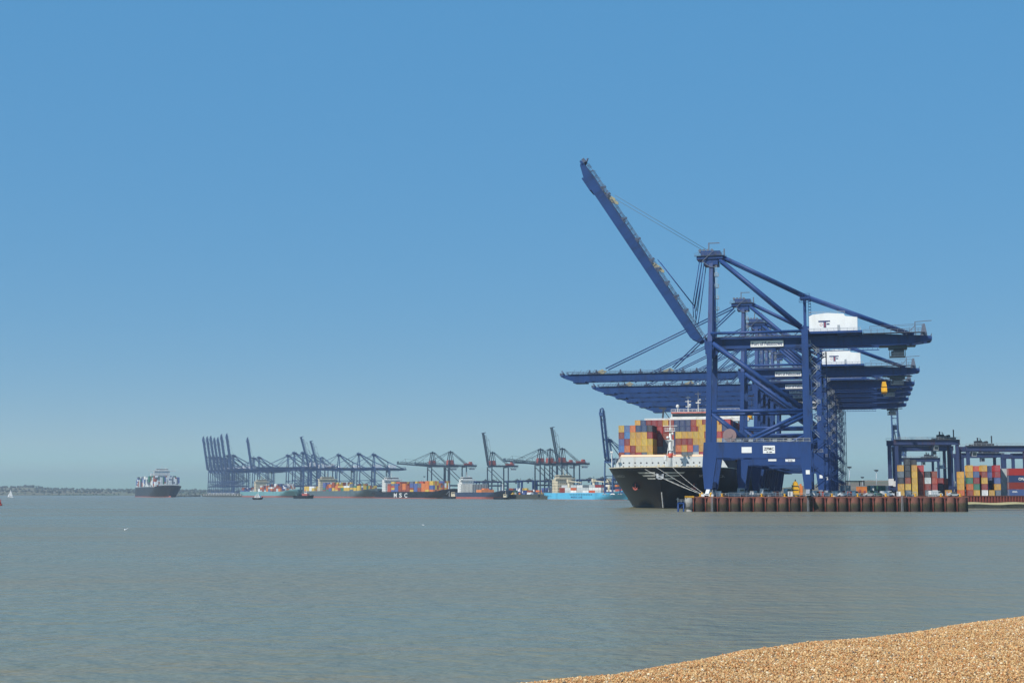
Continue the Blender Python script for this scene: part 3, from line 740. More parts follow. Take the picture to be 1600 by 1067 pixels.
    if deep:
        sb_ = part('sign_board', 'sign', lambda: MB().box(14.8,26.0,-4.4,-4.3,51.55,53.7), 'white_paint')
        def lt():
            m = MB(); put_text(m, 'Port of Felixstowe', 1.75, lambda u, v: (15.2+u, -4.43, 52.05+v), 10.4, 0.03); return m
        part('lettering', 'signtext', lt, 'letter_navy', sb_)
        nb = part('notice_board', 'notice', lambda: MB().box(11.6,15.0,-10.08,-10.003,14.9,16.9), 'white_paint')
        mk = part('maker_board', 'maker', lambda: MB().box(18.8,22.8,-10.08,-10.003,14.7,17.3), 'white_paint')
        def zl():
            m = MB(); put_text(m, 'ZPMC', 1.35, lambda u, v: (19.1+u, -10.11, 15.75+v), 3.4, 0.03); put_text(m, 'ZP 1086', 0.55, lambda u, v: (19.9+u, -10.11, 14.95+v), 1.9, 0.02); return m
        part('lettering', 'makertext', zl, 'letter_black', mk)
        part('leg_plate', 'legplate', lambda: MB().box(32.9,34.2,-10.08,-10.003,7.6,9.0), 'white_paint')
    if drop:
        s_ = part('spreader', 'spr', spreader_mesh, 'yellow_paint', None, (trolley-2.5, 0, drop)); 
        link('hoist_rope', spreader_ropes(50.0-drop).mesh('hoist_rope', 'cable'), s_)
    return t
FIRST = ['nearest blue quay crane with its long boom raised into the sky', 'second blue quay crane along the berth, lowered boom, yellow spreader hanging at its landward end',
  'third blue quay crane along the berth, first of the five close set lowered booms', 'fourth blue quay crane along the berth, yellow spreader hanging behind its seaward leg', 'fifth blue quay crane along the berth, boom lowered over the black ship',
  'sixth blue quay crane along the berth, boom lowered over the black ship', 'seventh and farthest blue quay crane of the near berth, shortest looking lowered boom']
VS = [9, 137.7, 212.9, 246.8, 281.1, 326, 379]
for i, v in enumerate(VS):
    p = NR(0, v, QZ)
    make_crane(FIRST[i], p, -VP, 'blue cranes of the near berth', 57.3 if i == 0 else 0, 1.0, 'crane_blue',
        [61.0, 63.0, 60.5, -3.0, 14.0, 24.0, 64.0][i], {1: 44.3, 3: 39.5}.get(i))
# ---------------------------------------------------------------- older lattice-boom crane of the far quay
def truss(m, x0, x1, z0, z1, y, n, r=0.22):
    L = (x1-x0)/n
    for i in range(n):
        a, b = x0+i*L, x0+(i+1)*L
        m.beam((a,y,z0),(a,y,z1),r); m.beam((a,y,z0),(b,y,z1),r)
    m.beam((x1,y,z0),(x1,y,z1),r)
def make_old_crane(label, loc, rz, group, boom_deg, scale, paint='crane_grey', hut='hut_red', blue=False):
    t = thing('quay_crane', label, 'crane', loc, rz, group, scale); P = paint
    def part(name, key, fn, m, par=None, pos=(0,0,0)):
        return link(name, cached((key, m), lambda: fn().mesh(name, m)), par or t, pos)
    for y in (-8, 8):
        part('leg', f'oleg{y}', lambda: MB().beam((0,y,1.2),(0,y,39.5),1.3,1.5), P)
        part('leg', f'oleg2{y}', lambda: MB().beam((27,y,1.2),(27,y,39.5),1.3,1.5), P)
        part('portal_beam', f'oport{y}', lambda: MB().box(0.8,26.2,y-0.6,y+0.6,12,14.2), P)
        part('brace', f'obr{y}', lambda: MB().beam((1,y,37.5),(26.4,y,15),0.8), P)
        part('pylon', f'opy{y}', lambda: MB().beam((0,y*0.5,43),(3.0,y*0.3,62),0.9,1.1), P)
        part('pylon', f'opz{y}', lambda: MB().beam((9,y*0.5,43),(6.2,y*0.3,62),0.8,0.9), P)
        part('backstay', f'obs{y}', lambda: MB().tube((7.5,y*0.25,61.5),(29,y*0.25,44),0.32,6).tube((7.5,y*0.25,62.5),(33,y*0.25,44),0.25,6), P)
    for x in (0, 27):
        part('bogie', f'obog{x}', lambda: MB().box(x-0.6,x+0.6,-11,11,0.0,1.15).box(x-0.7,x+0.7,-7.3,7.3,2.2,3.8), P)
        part('cross_beam', f'ocb{x}', lambda: MB().box(x-0.8,x+0.8,-8.7,8.7,39.6,41.2), P)
    def gd():
        m = MB()
        for y in (-2.5, 2.5): m.box(-1.5,46,y-0.4,y+0.4,41.3,43.4); truss(m,-1,46,39.9,41.2,y-1.2,20,0.14)
        for i in range(10): m.box(i*5,i*5+0.4,-2.08,2.08,42,43)
        m.rail((-1,-3.4,43.4),(46,-3.4,43.4),1.2,2.5,0.08); m.box(-1,46,-3.5,-2.92,43.3,43.39); return m
    part('girder', 'ogird', gd, P)
    part('apex_head', 'oapex', lambda: MB().box(1.8,7.6,-2.8,2.8,61.2,63.0).tube((4.6,-1,63.4),(4.6,1,63.4),0.9,10), P)
    part('machine_hut', 'ohut', lambda: MB().prism([(-0.6,-3,43.6),(9.2,-3,43.6),(9.2,-3,49.4),(7.4,-3,50.6),(1.2,-3,50.6),(-0.6,-3,49.4)],(0,6,0)), hut)
    part('machine_hut', 'ohut2', lambda: MB().box(27,39,-2.4,2.4,43.5,46.0).box(35,39,-2.2,2.2,46.05,48.4), hut)
    part('cab', 'ocab', lambda: MB().box(39.3,42,-1.8,1.8,43.5,46.3), 'white_paint')
    part('trolley', 'otr', lambda: MB().box(36,43,-2,2,36.6,38.6).box(34,45,-2.4,2.4,39,39.6).beam((36.5,0,38.6),(36.5,0,39),0.3).beam((42.5,0,38.6),(42.5,0,39),0.3), 'galvanised')
    def bm():
        m = MB()
        for y in (-2.2, 2.2):
            m.box(-49,0,y-0.35,y+0.35,-1.6,0); truss(m,-46,-2,0.05,2.4,y,16,0.2); m.beam((-46,y,2.4),(-2,y,2.4),0.3)
        for i in range(12): m.box(-i*4-3,-i*4-2.7,-1.84,1.84,-0.8,-0.4)
        m.box(-50,-49.02,-2.9,2.9,-2,2.6); m.beam((-36,0,0),(-38,0,7),0.3); m.beam((-20,0,0),(-22,0,7),0.3); m.beam((-38,0,7),(-22,0,7),0.22); m.beam((-44,0,2),(-38,0,7),0.22); m.beam((-22,0,7),(-8,0,2),0.22)
        return m
    b = part('boom', 'oboom', bm, P, None, (-1.6,0,42.8)); th = R(boom_deg); b.rotation_euler = (0, th, 0)
    if boom_deg < 15:
        part('forestay', f'ofs{boom_deg}', lambda: MB().tube((2,1.5,62.5),(-38,1.5,43+36*math.sin(th)),0.2,6).tube((2,-1.5,62.5),(-38,-1.5,43+36*math.sin(th)),0.2,6).tube((2.2,1.5,61.2),(-21,1.5,43+20*math.sin(th)),0.2,6).tube((2.2,-1.5,61.2),(-34,-1.5,43+33*math.sin(th)),0.2,6), P)
    else:
        part('forestay', f'ofs{boom_deg}', lambda: MB().tube((2,1.5,62),(-5.5,1.5,72),0.16,6).tube((2,-1.5,62),(-5.5,-1.5,72),0.16,6), P)
    return t
def crane_scale(px, apex_y, H=83.0):
    p = FL(px); k = F/p.y/math.cos(PITCH)
    return p, ((771-apex_y)/k + EYE - QZ)/H
FG = 'cranes of the far quay'
left_labels = ['leftmost', 'second from left', 'third from left', 'fourth from left', 'fifth from left', 'sixth from left', 'rightmost']
for i, px in enumerate((326, 332, 337.5, 343, 348.5, 354.5, 363)):
    p, s = crane_scale(px, 716)
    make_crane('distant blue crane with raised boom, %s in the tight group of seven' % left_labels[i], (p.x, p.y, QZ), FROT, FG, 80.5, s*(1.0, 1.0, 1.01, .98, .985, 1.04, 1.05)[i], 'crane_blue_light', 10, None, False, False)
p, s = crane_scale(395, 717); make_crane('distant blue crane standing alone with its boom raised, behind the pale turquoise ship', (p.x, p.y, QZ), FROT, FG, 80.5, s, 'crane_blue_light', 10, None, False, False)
for px, ay, lb in ((403, 716, 'distant blue crane with lowered boom, just right of the lone raised one'), (448, 713, 'distant blue crane with lowered boom over the bow of the pale turquoise ship'),
                   (458, 709, 'distant blue crane with lowered boom, between the two ships at left'), (471.6, 709, 'distant blue crane with lowered boom, left of the two raised lattice booms'),
                   (527.5, 712, 'distant blue crane with lowered boom over the cabin of the slate grey ship'), (559, 710.5, 'distant blue crane with lowered boom over the middle of the slate grey ship'),
                   (582.5, 711.5, 'distant blue crane with lowered boom over the bow of the slate grey ship')):
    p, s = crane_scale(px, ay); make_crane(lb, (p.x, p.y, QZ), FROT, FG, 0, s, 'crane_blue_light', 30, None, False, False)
for px, ay, lb in ((484, 709.5, 'distant blue crane with thin raised lattice boom, left one of the pair'), (498, 714, 'distant blue crane with thin raised lattice boom, right one of the pair')):
    p, s = crane_scale(px, ay, 63.5); make_old_crane(lb, (p.x, p.y, QZ), FROT, FG, 74, s, 'crane_blue_light', 'white_paint')
for px, ay, dg, lb in ((671, 706, 4, 'grey crane with red machine hut, lowered boom over the middle of the lettered ship'), (699, 705, 2, 'grey crane with red machine hut beside the bow of the lettered ship'),
                       (765, 706, 80, 'grey crane with red huts and raised boom behind the red and black ship'), (840, 701, 5, 'grey crane with red hut, lowered boom left of the sky blue ship'),
                       (855, 701, 2, 'grey crane with red hut and lowered boom, right beside the raised one'), (874, 700, 79, 'grey crane with red huts and raised boom behind the sky blue ship')):
    p, s = crane_scale(px, ay, 63.5); make_old_crane(lb, (p.x, p.y, QZ), FROT, FG, dg, s, 'crane_grey', 'hut_red')
def slim_crane(px, tip_y, base_y_depth, label, s, rz, deg):
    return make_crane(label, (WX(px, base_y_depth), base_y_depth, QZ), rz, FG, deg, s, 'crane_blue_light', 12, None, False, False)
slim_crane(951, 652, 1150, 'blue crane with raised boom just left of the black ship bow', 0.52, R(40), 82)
slim_crane(1402, 646, 1250, 'blue crane with raised boom rising behind the container yard gantries', 0.70, R(70), 83)

# ---------------------------------------------------------------- ships (bow at the origin, y runs aft, z up from the water)
class Hull:
    def __init__(s, L, B, D, sheer=1.5, rake=8.0, ed=40.0, ew=85.0, aft=0.0):
        s.L, s.B, s.D, s.sheer, s.rake, s.ed, s.ew, s.aft = L, B, D, sheer, rake, ed, ew, aft
    def stem(s, z):
        t = max(0.0, min(1.0, z/s.D)); return s.rake*(1-t)**1.3
    def half(s, y, z):
        t = max(0.0, min(1.15, z/s.D)); y0 = s.stem(z); e = s.ew+(s.ed-s.ew)*t**1.2
        u = max(0.0, min(1.0, (y-y0)/e)); p = 1.55+0.9*t
        h = s.B/2*(1-(1-u)**p)**(0.95-0.38*t)
        back = (s.L-y)/ (s.L*0.10)
        if back < 1: h *= (0.72+0.28*max(0,back)**0.5) if t > 0.55 else (0.35+0.65*max(0,back)**0.7)
        return h
    def deck(s, y):
        f = max(0.0, 1-y/(s.L*0.16)); return s.D + s.sheer*f*f
    def at(s, side, u, z, off=0.05):
        """point on the skin at breadth u from the centreline (near the bow)"""
        lo, hi = s.stem(z), s.L*0.4
        for _ in range(30):
            mid = (lo+hi)/2
            if s.half(mid, z) < u: lo = mid
            else: hi = mid
        y = hi; d = 0.5
        dx = (s.half(y+d, z)-s.half(y, z)); nrm = Vector((side*d, -dx, 0)).normalized() if u > 0.3 else Vector((0,-1,0))
        return Vector((side*u, y, z)) + nrm*off
    def band(s, z0, z1, nz, mb, top=False):
        ys = [0]; 
        n = 34
        ys = [s.L*((i/n)**1.8) for i in range(n+1)]
        for sd in (-1, 1):
            vs = []
            for j in range(nz+1):
                for y in ys:
                    zt = s.deck(y) if top else z1
                    z = z0+(zt-z0)*j/nz
                    y_ = s.stem(z)+(s.L-s.stem(z))*(y/s.L)
                    vs.append((sd*s.half(y_, z), y_, z))
            m = n+1
            fs = [(j*m+i, j*m+i+1, (j+1)*m+i+1, (j+1)*m+i) for j in range(nz) for i in range(n)]
            if sd < 0: fs = [tuple(reversed(f)) for f in fs]
            mb.add(vs, fs, 0, True)
        # transom
        zz = [z0+((s.deck(s.L) if top else z1)-z0)*j/nz for j in range(nz+1)]
        mb.add([(-s.half(s.L, z), s.L, z) for z in zz]+[(s.half(s.L, z), s.L, z) for z in zz], [(j, j+1, nz+2+j, nz+1+j) for j in range(nz)])
        return mb
    def deckplate(s, mb, dz=-1.0):
        n = 34; ys = [s.L*((i/n)**1.8) for i in range(n+1)]; vs = []
        for y in ys:
            h = max(0.02, s.half(y+0.3, s.D)-0.25); vs += [(-h, y+0.3 if y < 1 else y-0.0, s.deck(y)+dz), (h, y+0.3 if y < 1 else y, s.deck(y)+dz)]
        mb.add(vs, [(2*i, 2*i+1, 2*i+3, 2*i+2) for i in range(n)]); return mb
def ship_base(label, loc, rz, hull, hullmat, boot, cat='ship', deckmat='ship_grey', boot_h=1.6, name='container_ship'):
    t = thing(name, label, cat, loc, rz)
    if boot:
        hull.band(-2, boot_h, 3, MB()).build('waterline_band', boot, t)
        hull.band(boot_h, 0, 7, MB(), True).build('hull', hullmat, t)
    else: hull.band(-2, 0, 9, MB(), True).build('hull', hullmat, t)
    hull.deckplate(MB()).build('deck', deckmat, t)
    return t
STUFF = MB(); CKEYS = list(CC); CIDX = {k: i for i, k in enumerate(CKEYS)}
def stuff_box(M, x, y, z, w, l, h, col):
    b = len(STUFF.v)
    STUFF.box(x-w/2, x+w/2, y, y+l, z, z+h, CIDX[col])
    for i in range(b, len(STUFF.v)): STUFF.v[i] = tuple(M @ Vector(STUFF.v[i]))
def fill(t, y0, y1, zb, half_w, pal, tiers, seed, pitch_y=12.9, wall=None, gap=0.0, cut=None):
    """rows of boxes on the deck of a distant ship"""
    r = random.Random(seed); M = Matrix.Translation(t.location) @ Matrix.Rotation(t.rotation_euler.z, 4, 'Z')
    y = y0; nx = int(half_w*2/2.55)
    while y+12.2 <= y1:
        base = r.randint(tiers[0], tiers[1])
        for i in range(nx):
            x = -(nx-1)*2.55/2+i*2.55
            n = max(1, base+(r.randint(-1, 0) if r.random() < 0.3 else 0)); 
            col = r.choice(pal)
            for k in range(n):
                if r.random() < 0.6: col = r.choice(pal)
                stuff_box(M, x, y, zb+k*2.65, 2.44, 12.19, 2.6, col)
        y += pitch_y+(gap if r.random() < 0.3 else 0)
def house_block(t, y, w, l, z0, z1, m='ship_white', wing=None, win='glass_dark', decks=True, mast=True, funnel=None):
    b = MB(); b.box(-w/2, w/2, y, y+l, z0, z1)
    o = b.build('superstructure', m, t)
    if wing:
        b = MB(); b.prism([(-wing/2,y-1,z1+0.05),(wing/2,y-1,z1+0.05),(wing/2,y-1,z1+1.3),(-wing/2,y-1,z1+1.3)],(0,4.5,0)); b.box(-w/2*0.8,w/2*0.8,y,y+l*0.8,z1+1.35,z1+4.2); b.build('bridge', m, t)
        b = MB(); b.box(-w/2*0.78,w/2*0.78,y-0.06,y-0.02,z1+2.2,z1+3.5); b.box(-w/2*0.8-0.06,-w/2*0.8-0.02,y+0.3,y+l*0.7,z1+2.2,z1+3.5); b.build('bridge_windows', win, t)
    if decks:
        b = MB(); z = z0+1.2
        while z < z1-1:
            nn = int(w/2.2)
            for i in range(nn): b.box(-w/2+0.8+i*2.2, -w/2+1.7+i*2.2, y-0.05, y-0.01, z, z+0.8)
            for i in range(int(l/2.4)): b.box(-w/2-0.05, -w/2-0.01, y+0.8+i*2.4, y+1.6+i*2.4, z, z+0.8)
            z += 2.8
        b.build('portholes', win, t)
    if mast:
        b = MB(); zt = z1+4.2 if wing else z1
        b.beam((0,y+l*0.4,zt),(0,y+l*0.4,zt+6),0.5,0.5,0.2,0.2); b.beam((-2,y+l*0.4,zt+3.5),(2,y+l*0.4,zt+3.5),0.25); b.beam((-1.4,y+l*0.4,zt+5),(1.4,y+l*0.4,zt+5),0.3); b.sphere((w*0.25,y+l*0.5,zt+0.8),0.8,0.8,0.9,8,5)
        b.build('radar_mast', m, t)
    if funnel:
        fy, fm_, fh = funnel; b = MB(); b.prism([(-2.6,fy,z0),(2.6,fy,z0),(2.2,fy+1,z1+fh),(-2.2,fy+1,z1+fh)],(0,5.5,0)); b.build('funnel', fm_, t)
PAL_Y = ['mustard','mustard','mustard','brick red','orange','slate grey','dark green','mid blue','white','mustard','brick red']
PAL_M = ['mid blue','brick red','pale grey','white','pale grey','slate grey','brick red','orange','navy']
PAL_R = ['mustard','brick red','orange','mustard','red','slate grey','white','mid blue','mustard','brick red','orange']
def berth(px_bow, px_stern, B, off=4):
    a = FL(px_bow, off+B/2); b = FL(px_stern, off+B/2); return a, (a-b).length
# 1 pale turquoise
a, L = berth(465, 384, 30); h1 = Hull(L, 30, 9.5, 3.5, 7, 30, 70)
t = ship_base('pale turquoise container ship with red waterline at the far left berth', (a.x, a.y, 0), FROT, h1, 'hull_teal', 'boot_red', boot_h=2.4)
house_block(t, L*0.66, 22, 12, 9, 26, 'ship_cream', 27, funnel=(L*0.66+15, 'orange_box', 0)); fill(t, 55, L*0.64, 9, 13.5, PAL_M, (3, 5), 1, gap=9); fill(t, L*0.73, L-6, 9, 13, PAL_M, (1, 3), 2)
b = MB(); b.prism([(-6,8,9.5),(6,8,9.5),(6,8,12),(-6,8,12)],(0,3,0)); b.beam((0,22,11),(0,22,23),0.8,0.8,0.4,0.4); b.build('foremast', 'ship_cream', t)
# 2 slate grey
a, L = berth(590, 483, 30); h2 = Hull(L, 30, 10, 3, 7, 30, 70)
t = ship_base('slate grey container ship with mustard cargo and red waterline', (a.x, a.y, 0), FROT, h2, 'hull_slate', 'boot_red', boot_h=2.0)
house_block(t, L*0.70, 24, 11, 9, 27, 'ship_cream', 30, funnel=(L*0.70+14, 'ship_cream', 1)); fill(t, 38, L*0.69, 9.2, 13.8, PAL_Y, (3, 5), 3, gap=2); fill(t, L*0.79, L-6, 9.2, 13, ['mustard','mustard','white','mustard','orange'], (3, 4), 4)
b = MB(); b.sphere((0,3,-0.2),1.6,6,2.6); b.build('bulb', 'boot_red', t)
# 3 lettered ship
a, L = berth(711, 591, 28); h3 = Hull(L, 28, 8.5, 3.5, 8, 28, 60)
t = ship_base('black container ship with three large white letters on its side', (a.x, a.y, 0), FROT, h3, 'hull_black', 'boot_red', boot_h=0.9)
house_block(t, L*0.79, 21, 13, 8, 23.5, 'ship_white', 27, funnel=(L*0.79+15, 'ship_cream', 0)); fill(t, 42, L*0.78, 8.3, 12.5, PAL_R, (3, 5), 5, gap=1)
b = MB(); b.beam((0,20,10),(0,20,19),0.9,0.9,0.5,0.5); b.beam((0,12,11),(0,12,15),0.4); b.build('foremast', 'ship_white', t)
b = MB(); M_ = -14.06
for ch, yy in (('M', 0.635), ('S', 0.565), ('C', 0.495)): put_text(b, ch, 7.6, lambda u, v, yy=yy: (M_, L*yy-u, 1.3+v), 10.5, 0.12)
b.build('lettering', 'letter_white', t)
# 4 red and black ship
a, L = berth(795, 716, 22); h4 = Hull(L, 22, 7.5, 2.5, 6, 22, 45)
t = ship_base('small red and black freighter with grey slatted aft block', (a.x, a.y, 0), FROT, h4, 'hull_navy', 'boot_red', cat='ship', boot_h=2.3, name='freighter')
house_block(t, L*0.80, 15, 9, 7, 21.5, 'ship_white', 19, funnel=(L*0.93, 'ship_white', -3))
b = MB(); b.box(-9.5, 9.5, L*0.55, L*0.79, 7, 17.0); b.build('cargo_block', 'ship_grey', t)
b = MB()
for i in range(9): b.box(-9.7,-9.55,L*0.55+i*(L*0.24/9)+0.3,L*0.55+i*(L*0.24/9)+1.1,7.2,16.8); b.box(-8.5+i*2,-7.9+i*2,L*0.55-0.2,L*0.55-0.05,7.2,16.8)
b.build('cell_guides', 'slate' if 'slate' in MATS else 'dark_steel', t)
b = MB(); b.box(-8,8,L*0.40,L*0.50,6.8,10.5); b.box(-3,3,L*0.42,L*0.47,10.55,12); b.build('hatch_house', 'orange_box', t)
b = MB(); b.beam((0,16,8.5),(0,16,17),0.8); b.beam((3,30,7),(3,30,13),0.5); b.build('foremast', 'ship_white', t)
# 5 sky blue ship
a, L = berth(984, 861, 22, 12); h5 = Hull(L, 22, 6.8, 2.6, 5, 24, 46)
t5 = ship_base('sky blue feeder ship with cream cabin block and two cream deck cranes', (a.x, a.y, 0), FROT, h5, 'hull_sky', 'boot_red', cat='ship', boot_h=0.35, name='feeder_ship', deckmat='ship_cream')
house_block(t5, L*0.80, 18, 12, 6.5, 20.5, 'ship_cream', 22, funnel=(L*0.80+13, 'ship_cream', -5))
b = MB()
for i in range(14): b.box(-11.06,-10.98,L*0.33+i*3.4,L*0.33+i*3.4+1.7,4.6,5.6)
b.build('deck_openings', 'letter_black', t5)
b = MB(); put_text(b, 'MAERSK LINE', 2.6, lambda u, v: (-11.07, L*0.60-u, 1.7+v), 24, 0.02); b.build('lettering', 'letter_navy', t5)
b = MB(); b.box(-8,8,22,30,7.5,9.5); b.build('forecastle_house', 'white_paint', t5)
b = MB(); b.box(-7,7,32,40,6.5,12.5); b.build('deck_house', 'container_navy', t5)
b = MB(); b.box(-6,6,4,17,8.1,10.2); b.build('bow_gear', 'hut_red', t5)
for yy, j in ((L*0.66, 1), (L*0.34, 0), (L*0.155, 0)):
    b = MB(); b.tube((-8,yy,6.5),(-8,yy,17.5),1.3,12); b.box(-9.6,-6.4,yy-1.8,yy+1.8,17.0,20.2); c_ = b.build('deck_crane', 'ship_cream', t5)
    if yy > 30: b = MB(); b.beam((-8.0,yy-1,18.5),(-8.0,yy-27,16.6),0.9,1.0,0.5,0.6); b.build('jib', 'ship_cream', c_)
# S0: the ship under way at far left
Yb = 2400.0; bx = WX(266, Yb); ax = Vector((-110, 270)).normalized()
h0 = Hull(300, 45, 17, 3.0, 11, 34, 80)
t0 = ship_base('large dark container ship under way toward the sea near the hills', (bx, Yb, 0), math.atan2(-ax.x, ax.y), h0, 'hull_charcoal', 'boot_red', boot_h=1.2)
house_block(t0, 95, 26, 12, 17, 45, 'ship_white', 46, funnel=(215, 'ship_white', -2)); PAL_0 = ['pale grey','slate grey','pale grey','white','mid blue','pale grey','brick red','slate grey','dark green','white']
fill(t0, 34, 92, 18, 21, PAL_0, (6, 7), 8); fill(t0, 110, 210, 18, 21, PAL_0, (6, 7), 9); fill(t0, 222, 290, 18, 20, PAL_0, (5, 7), 10)
b = MB(); b.beam((0,22,19),(0,22,38),1.1,1.1,0.6,0.6); b.build('foremast', 'ship_white', t0)
b = MB(); b.prism([(-15,30,19.5),(15,30,19.5),(14,30,22),(-14,30,22)],(0,1,0)); b.build('breakwater', 'ship_grey', t0)
b = MB(); b.sphere((0,2,0),1.8,8,2.6); b.build('bulb', 'boot_red', t0)

# ---------------------------------------------------------------- the big black ship at the near berth
bY = 575.0; cX = WX(1031, bY)
BS = Hull(366, 52, 16.6, 0.0, 9.0, 36, 88)
ship = ship_base('huge black container ship at the near berth, white winged emblem on its bow', (cX, bY, 0), -VP, BS, 'hull_black', None)
SM = Matrix.Translation(ship.location) @ Matrix.Rotation(-VP, 4, 'Z')
def SP(x, y, z): return tuple(SM @ Vector((x, y, z)))
b = MB()                                                # emblem stripes on the bow skin
for sd in (-1, 1):
    for z, u1, tip in ((14.35, 9.6, 1.6), (13.2, 7.8, 1.4), (12.05, 5.6, 1.2)):
        N = 10; lo = []; hi = []
        for i in range(N+1):
            u = 2.0+(u1-2.0)*i/N
            lo.append(BS.at(sd, u, z-0.3 if i < N else z+0.2)); hi.append(BS.at(sd, u, z+0.3))
        vs_ = lo+hi; fs_ = [(i, i+1, N+2+i, N+1+i) for i in range(N)]
        b.add(vs_, fs_ if sd > 0 else [tuple(reversed(f)) for f in fs_])
b.build('bow_stripes', 'emblem_grey', ship)
def flat_on_bow(mb, poly, off=0.1):
    mb.add([BS.at(1 if u >= 0 else -1, abs(u), z, off) for u, z in poly], [tuple(range(len(poly)))])
b = MB(); vs_ = []; 
yb_ = BS.stem(13.2)-0.25
b.prism([(-1.5,yb_+0.2,14.4),(1.5,yb_+0.2,14.4),(1.5,yb_,12.3),(0.6,yb_,11.7),(-0.6,yb_,11.7),(-1.5,yb_,12.3)], (0,1.6,0)); bad = b.build('bow_badge', 'galvanised', ship)
b = MB(); put_text(b, 'm', 1.3, lambda u, v: (-0.55+u, yb_-0.06, 13.25+v), 1.1, 0.04); put_text(b, 'sc', 1.3, lambda u, v: (-0.6+u, yb_-0.08, 12.3+v), 1.2, 0.04); b.build('lettering', 'letter_black', bad)
b = MB(); yy0 = 0
def onbow(sd, u0, z0):
    return lambda u, v: BS.at(sd, (u0+u) if sd > 0 else (u0-u), z0+v, 0.06)
put_text(b, 'MSC AMERICA', 1.45, onbow(1, 14.6, 12.7), 8.6, 0.03); put_text(b, 'MSC AMERICA', 1.45, onbow(-1, 24.6, 12.7), 8.2, 0.03)
b.build('bow_name', 'name_grey', ship)
b = MB()                                                # draught marks down the stem
for i in range(14):
    z = 0.4+i*0.45; y_ = BS.stem(z)-0.1; b.box(-0.22, 0.22, y_-0.03, y_+0.4, z, z+0.26)
b.build('draught_marks', 'ship_white', ship)
b = MB(); p_ = BS.at(1, 5.2, 4.0, 0.05); b.tube(p_, p_+Vector((0,-0.1,0)), 0.5, 12); b.build('thruster_mark', 'ship_white', ship)
for sd in (-1, 1):
    p_ = BS.at(sd, 11.5, 9.3, 0.0); b = MB(); b.tube(p_+Vector((0,1.5,0)), p_+Vector((sd*0.5,-0.35,-0.1)), 1.5, 14); hw = b.build('anchor_pocket', 'hull_black', ship)
    b = MB(); q_ = p_+Vector((sd*0.6,-0.7,-0.9)); b.beam(q_+Vector((0,0,1.8)), q_, 0.35); b.prism([q_+Vector((-1.2,0,0.5)), q_+Vector((0,0,-0.4)), q_+Vector((1.2,0,0.5)), q_+Vector((0.9,0,-0.6)), q_+Vector((0,0,-1.1)), q_+Vector((-0.9,0,-0.6))], (0,0.4,0)); b.build('anchor', 'hut_red', hw)
b = MB()                                                # white rail cap and bow rails
N = 40; 
for sd in (-1, 1):
    prev = None
    for i in range(N+1):
        y_ = 70*(i/N)**1.8; h_ = BS.half(y_+0.02, 16.6)
        p_ = Vector((sd*h_, y_, 16.65))
        if prev is not None and (p_-prev).length > 0.05: b.beam(prev, p_, 0.35, 0.3)
        prev = p_
b.build('rail_cap', 'ship_cream', ship)
# breakwater across the foredeck
b = MB(); yk = 31
b.prism([(-24.6,yk,16.4),(24.6,yk,16.4),(21.4,yk+0.6,21.6),(-21.4,yk+0.6,21.6)], (0,0.6,0))
bwk = b.build('breakwater', 'ship_grey', ship)
b = MB(); b.prism([(-21.4,yk+0.5,21.65),(21.4,yk+0.5,21.65),(21.0,yk+0.9,22.5),(-21.0,yk+0.9,22.5)], (0,0.9,0)); b.build('breakwater_cap', 'cap_peach' if 'cap_peach' in MATS else mat('cap_peach', (0.85, 0.55, 0.34), 0.6, var=0.05).name, bwk)
vh = cached('vent_hole', lambda: MB().add([(0.36*math.cos(a), 0, 0.36*math.sin(a)) for a in [k*math.pi/4 for k in range(8)]], [tuple(reversed(range(8)))]).mesh('vent_hole', 'letter_black'))
for r_, z_ in ((0, 19.0), (1, 17.4)):
    for i in range(17):
        x_ = -20+i*2.5
        if r_ and 4 < i < 11 and i % 2: continue
        yq = yk+0.6*(z_-16.4)/5.2; link('vent_hole', vh, bwk, (x_, yq-0.04, z_))
b = MB()                                                # foremast with platform, lamps and stays
b.tube((1.2,24,16.4),(1.2,24,33.5),0.85,10,0.5); b.box(-0.9,3.3,22.8,25.2,32.0,32.3); b.rail((-0.9,22.8,32.3),(3.3,22.8,32.3),1.1,1.0,0.07); b.beam((-1.8,24,34.3),(4.2,24,34.3),0.22); b.beam((1.2,24,33.5),(1.2,24,37.2),0.4,0.4,0.2,0.2)
b.box(-0.2,2.6,22.9,25,28.2,28.5); b.sphere((0.2,23.2,29.4),0.6,0.6,0.6,8,5); b.sphere((2.3,23.2,31.0),0.5,0.5,0.6,8,5); b.beam((1.2,24,30),(-1.2,24,17),0.22); b.beam((1.2,24,30),(3.6,24,17),0.22); b.box(0.1,2.4,22.9,24.9,24.0,24.3); b.box(-1.6,-0.5,23.4,24.4,20.2,22)
fm_ = b.build('foremast', 'ship_white', ship)
b = MB(); b.tube((1.2,24,21.0),(1.2,24,22.8),0.95,10); b.beam((-0.9,24,22),(3.4,24,22),0.35); b.build('mast_band', 'red_paint', fm_)
b = MB()                                                # winches and fairleads
rr = random.Random(4)
for i in range(22):
    x_ = -13+i*1.25; yy = 14+abs(x_)*0.7+rr.uniform(0,2)
    if abs(x_-1.2) < 1: continue
    b.tube((x_-0.5,yy,16.5+rr.uniform(0,.3)),(x_+0.5,yy,16.9),0.55,8) if i % 2 else b.box(x_-0.5,x_+0.5,yy,yy+1,15.6,17.2+rr.uniform(0,1.0))
b.build('deck_winches', 'ship_cream', ship)
b = MB(); b.beam((-24.3,27,16.7),(-24.3,27,23.2),0.3); b.beam((-23.0,29,16.7),(-23.0,29,21.5),0.25); b.rail((-24.3,27,18.5),(-21.5,31,20.5),1.1,1.0,0.06); b.box(-24.9,-23.7,26.6,27.4,23.2,23.9); b.build('deck_ladder', 'ship_white', ship)
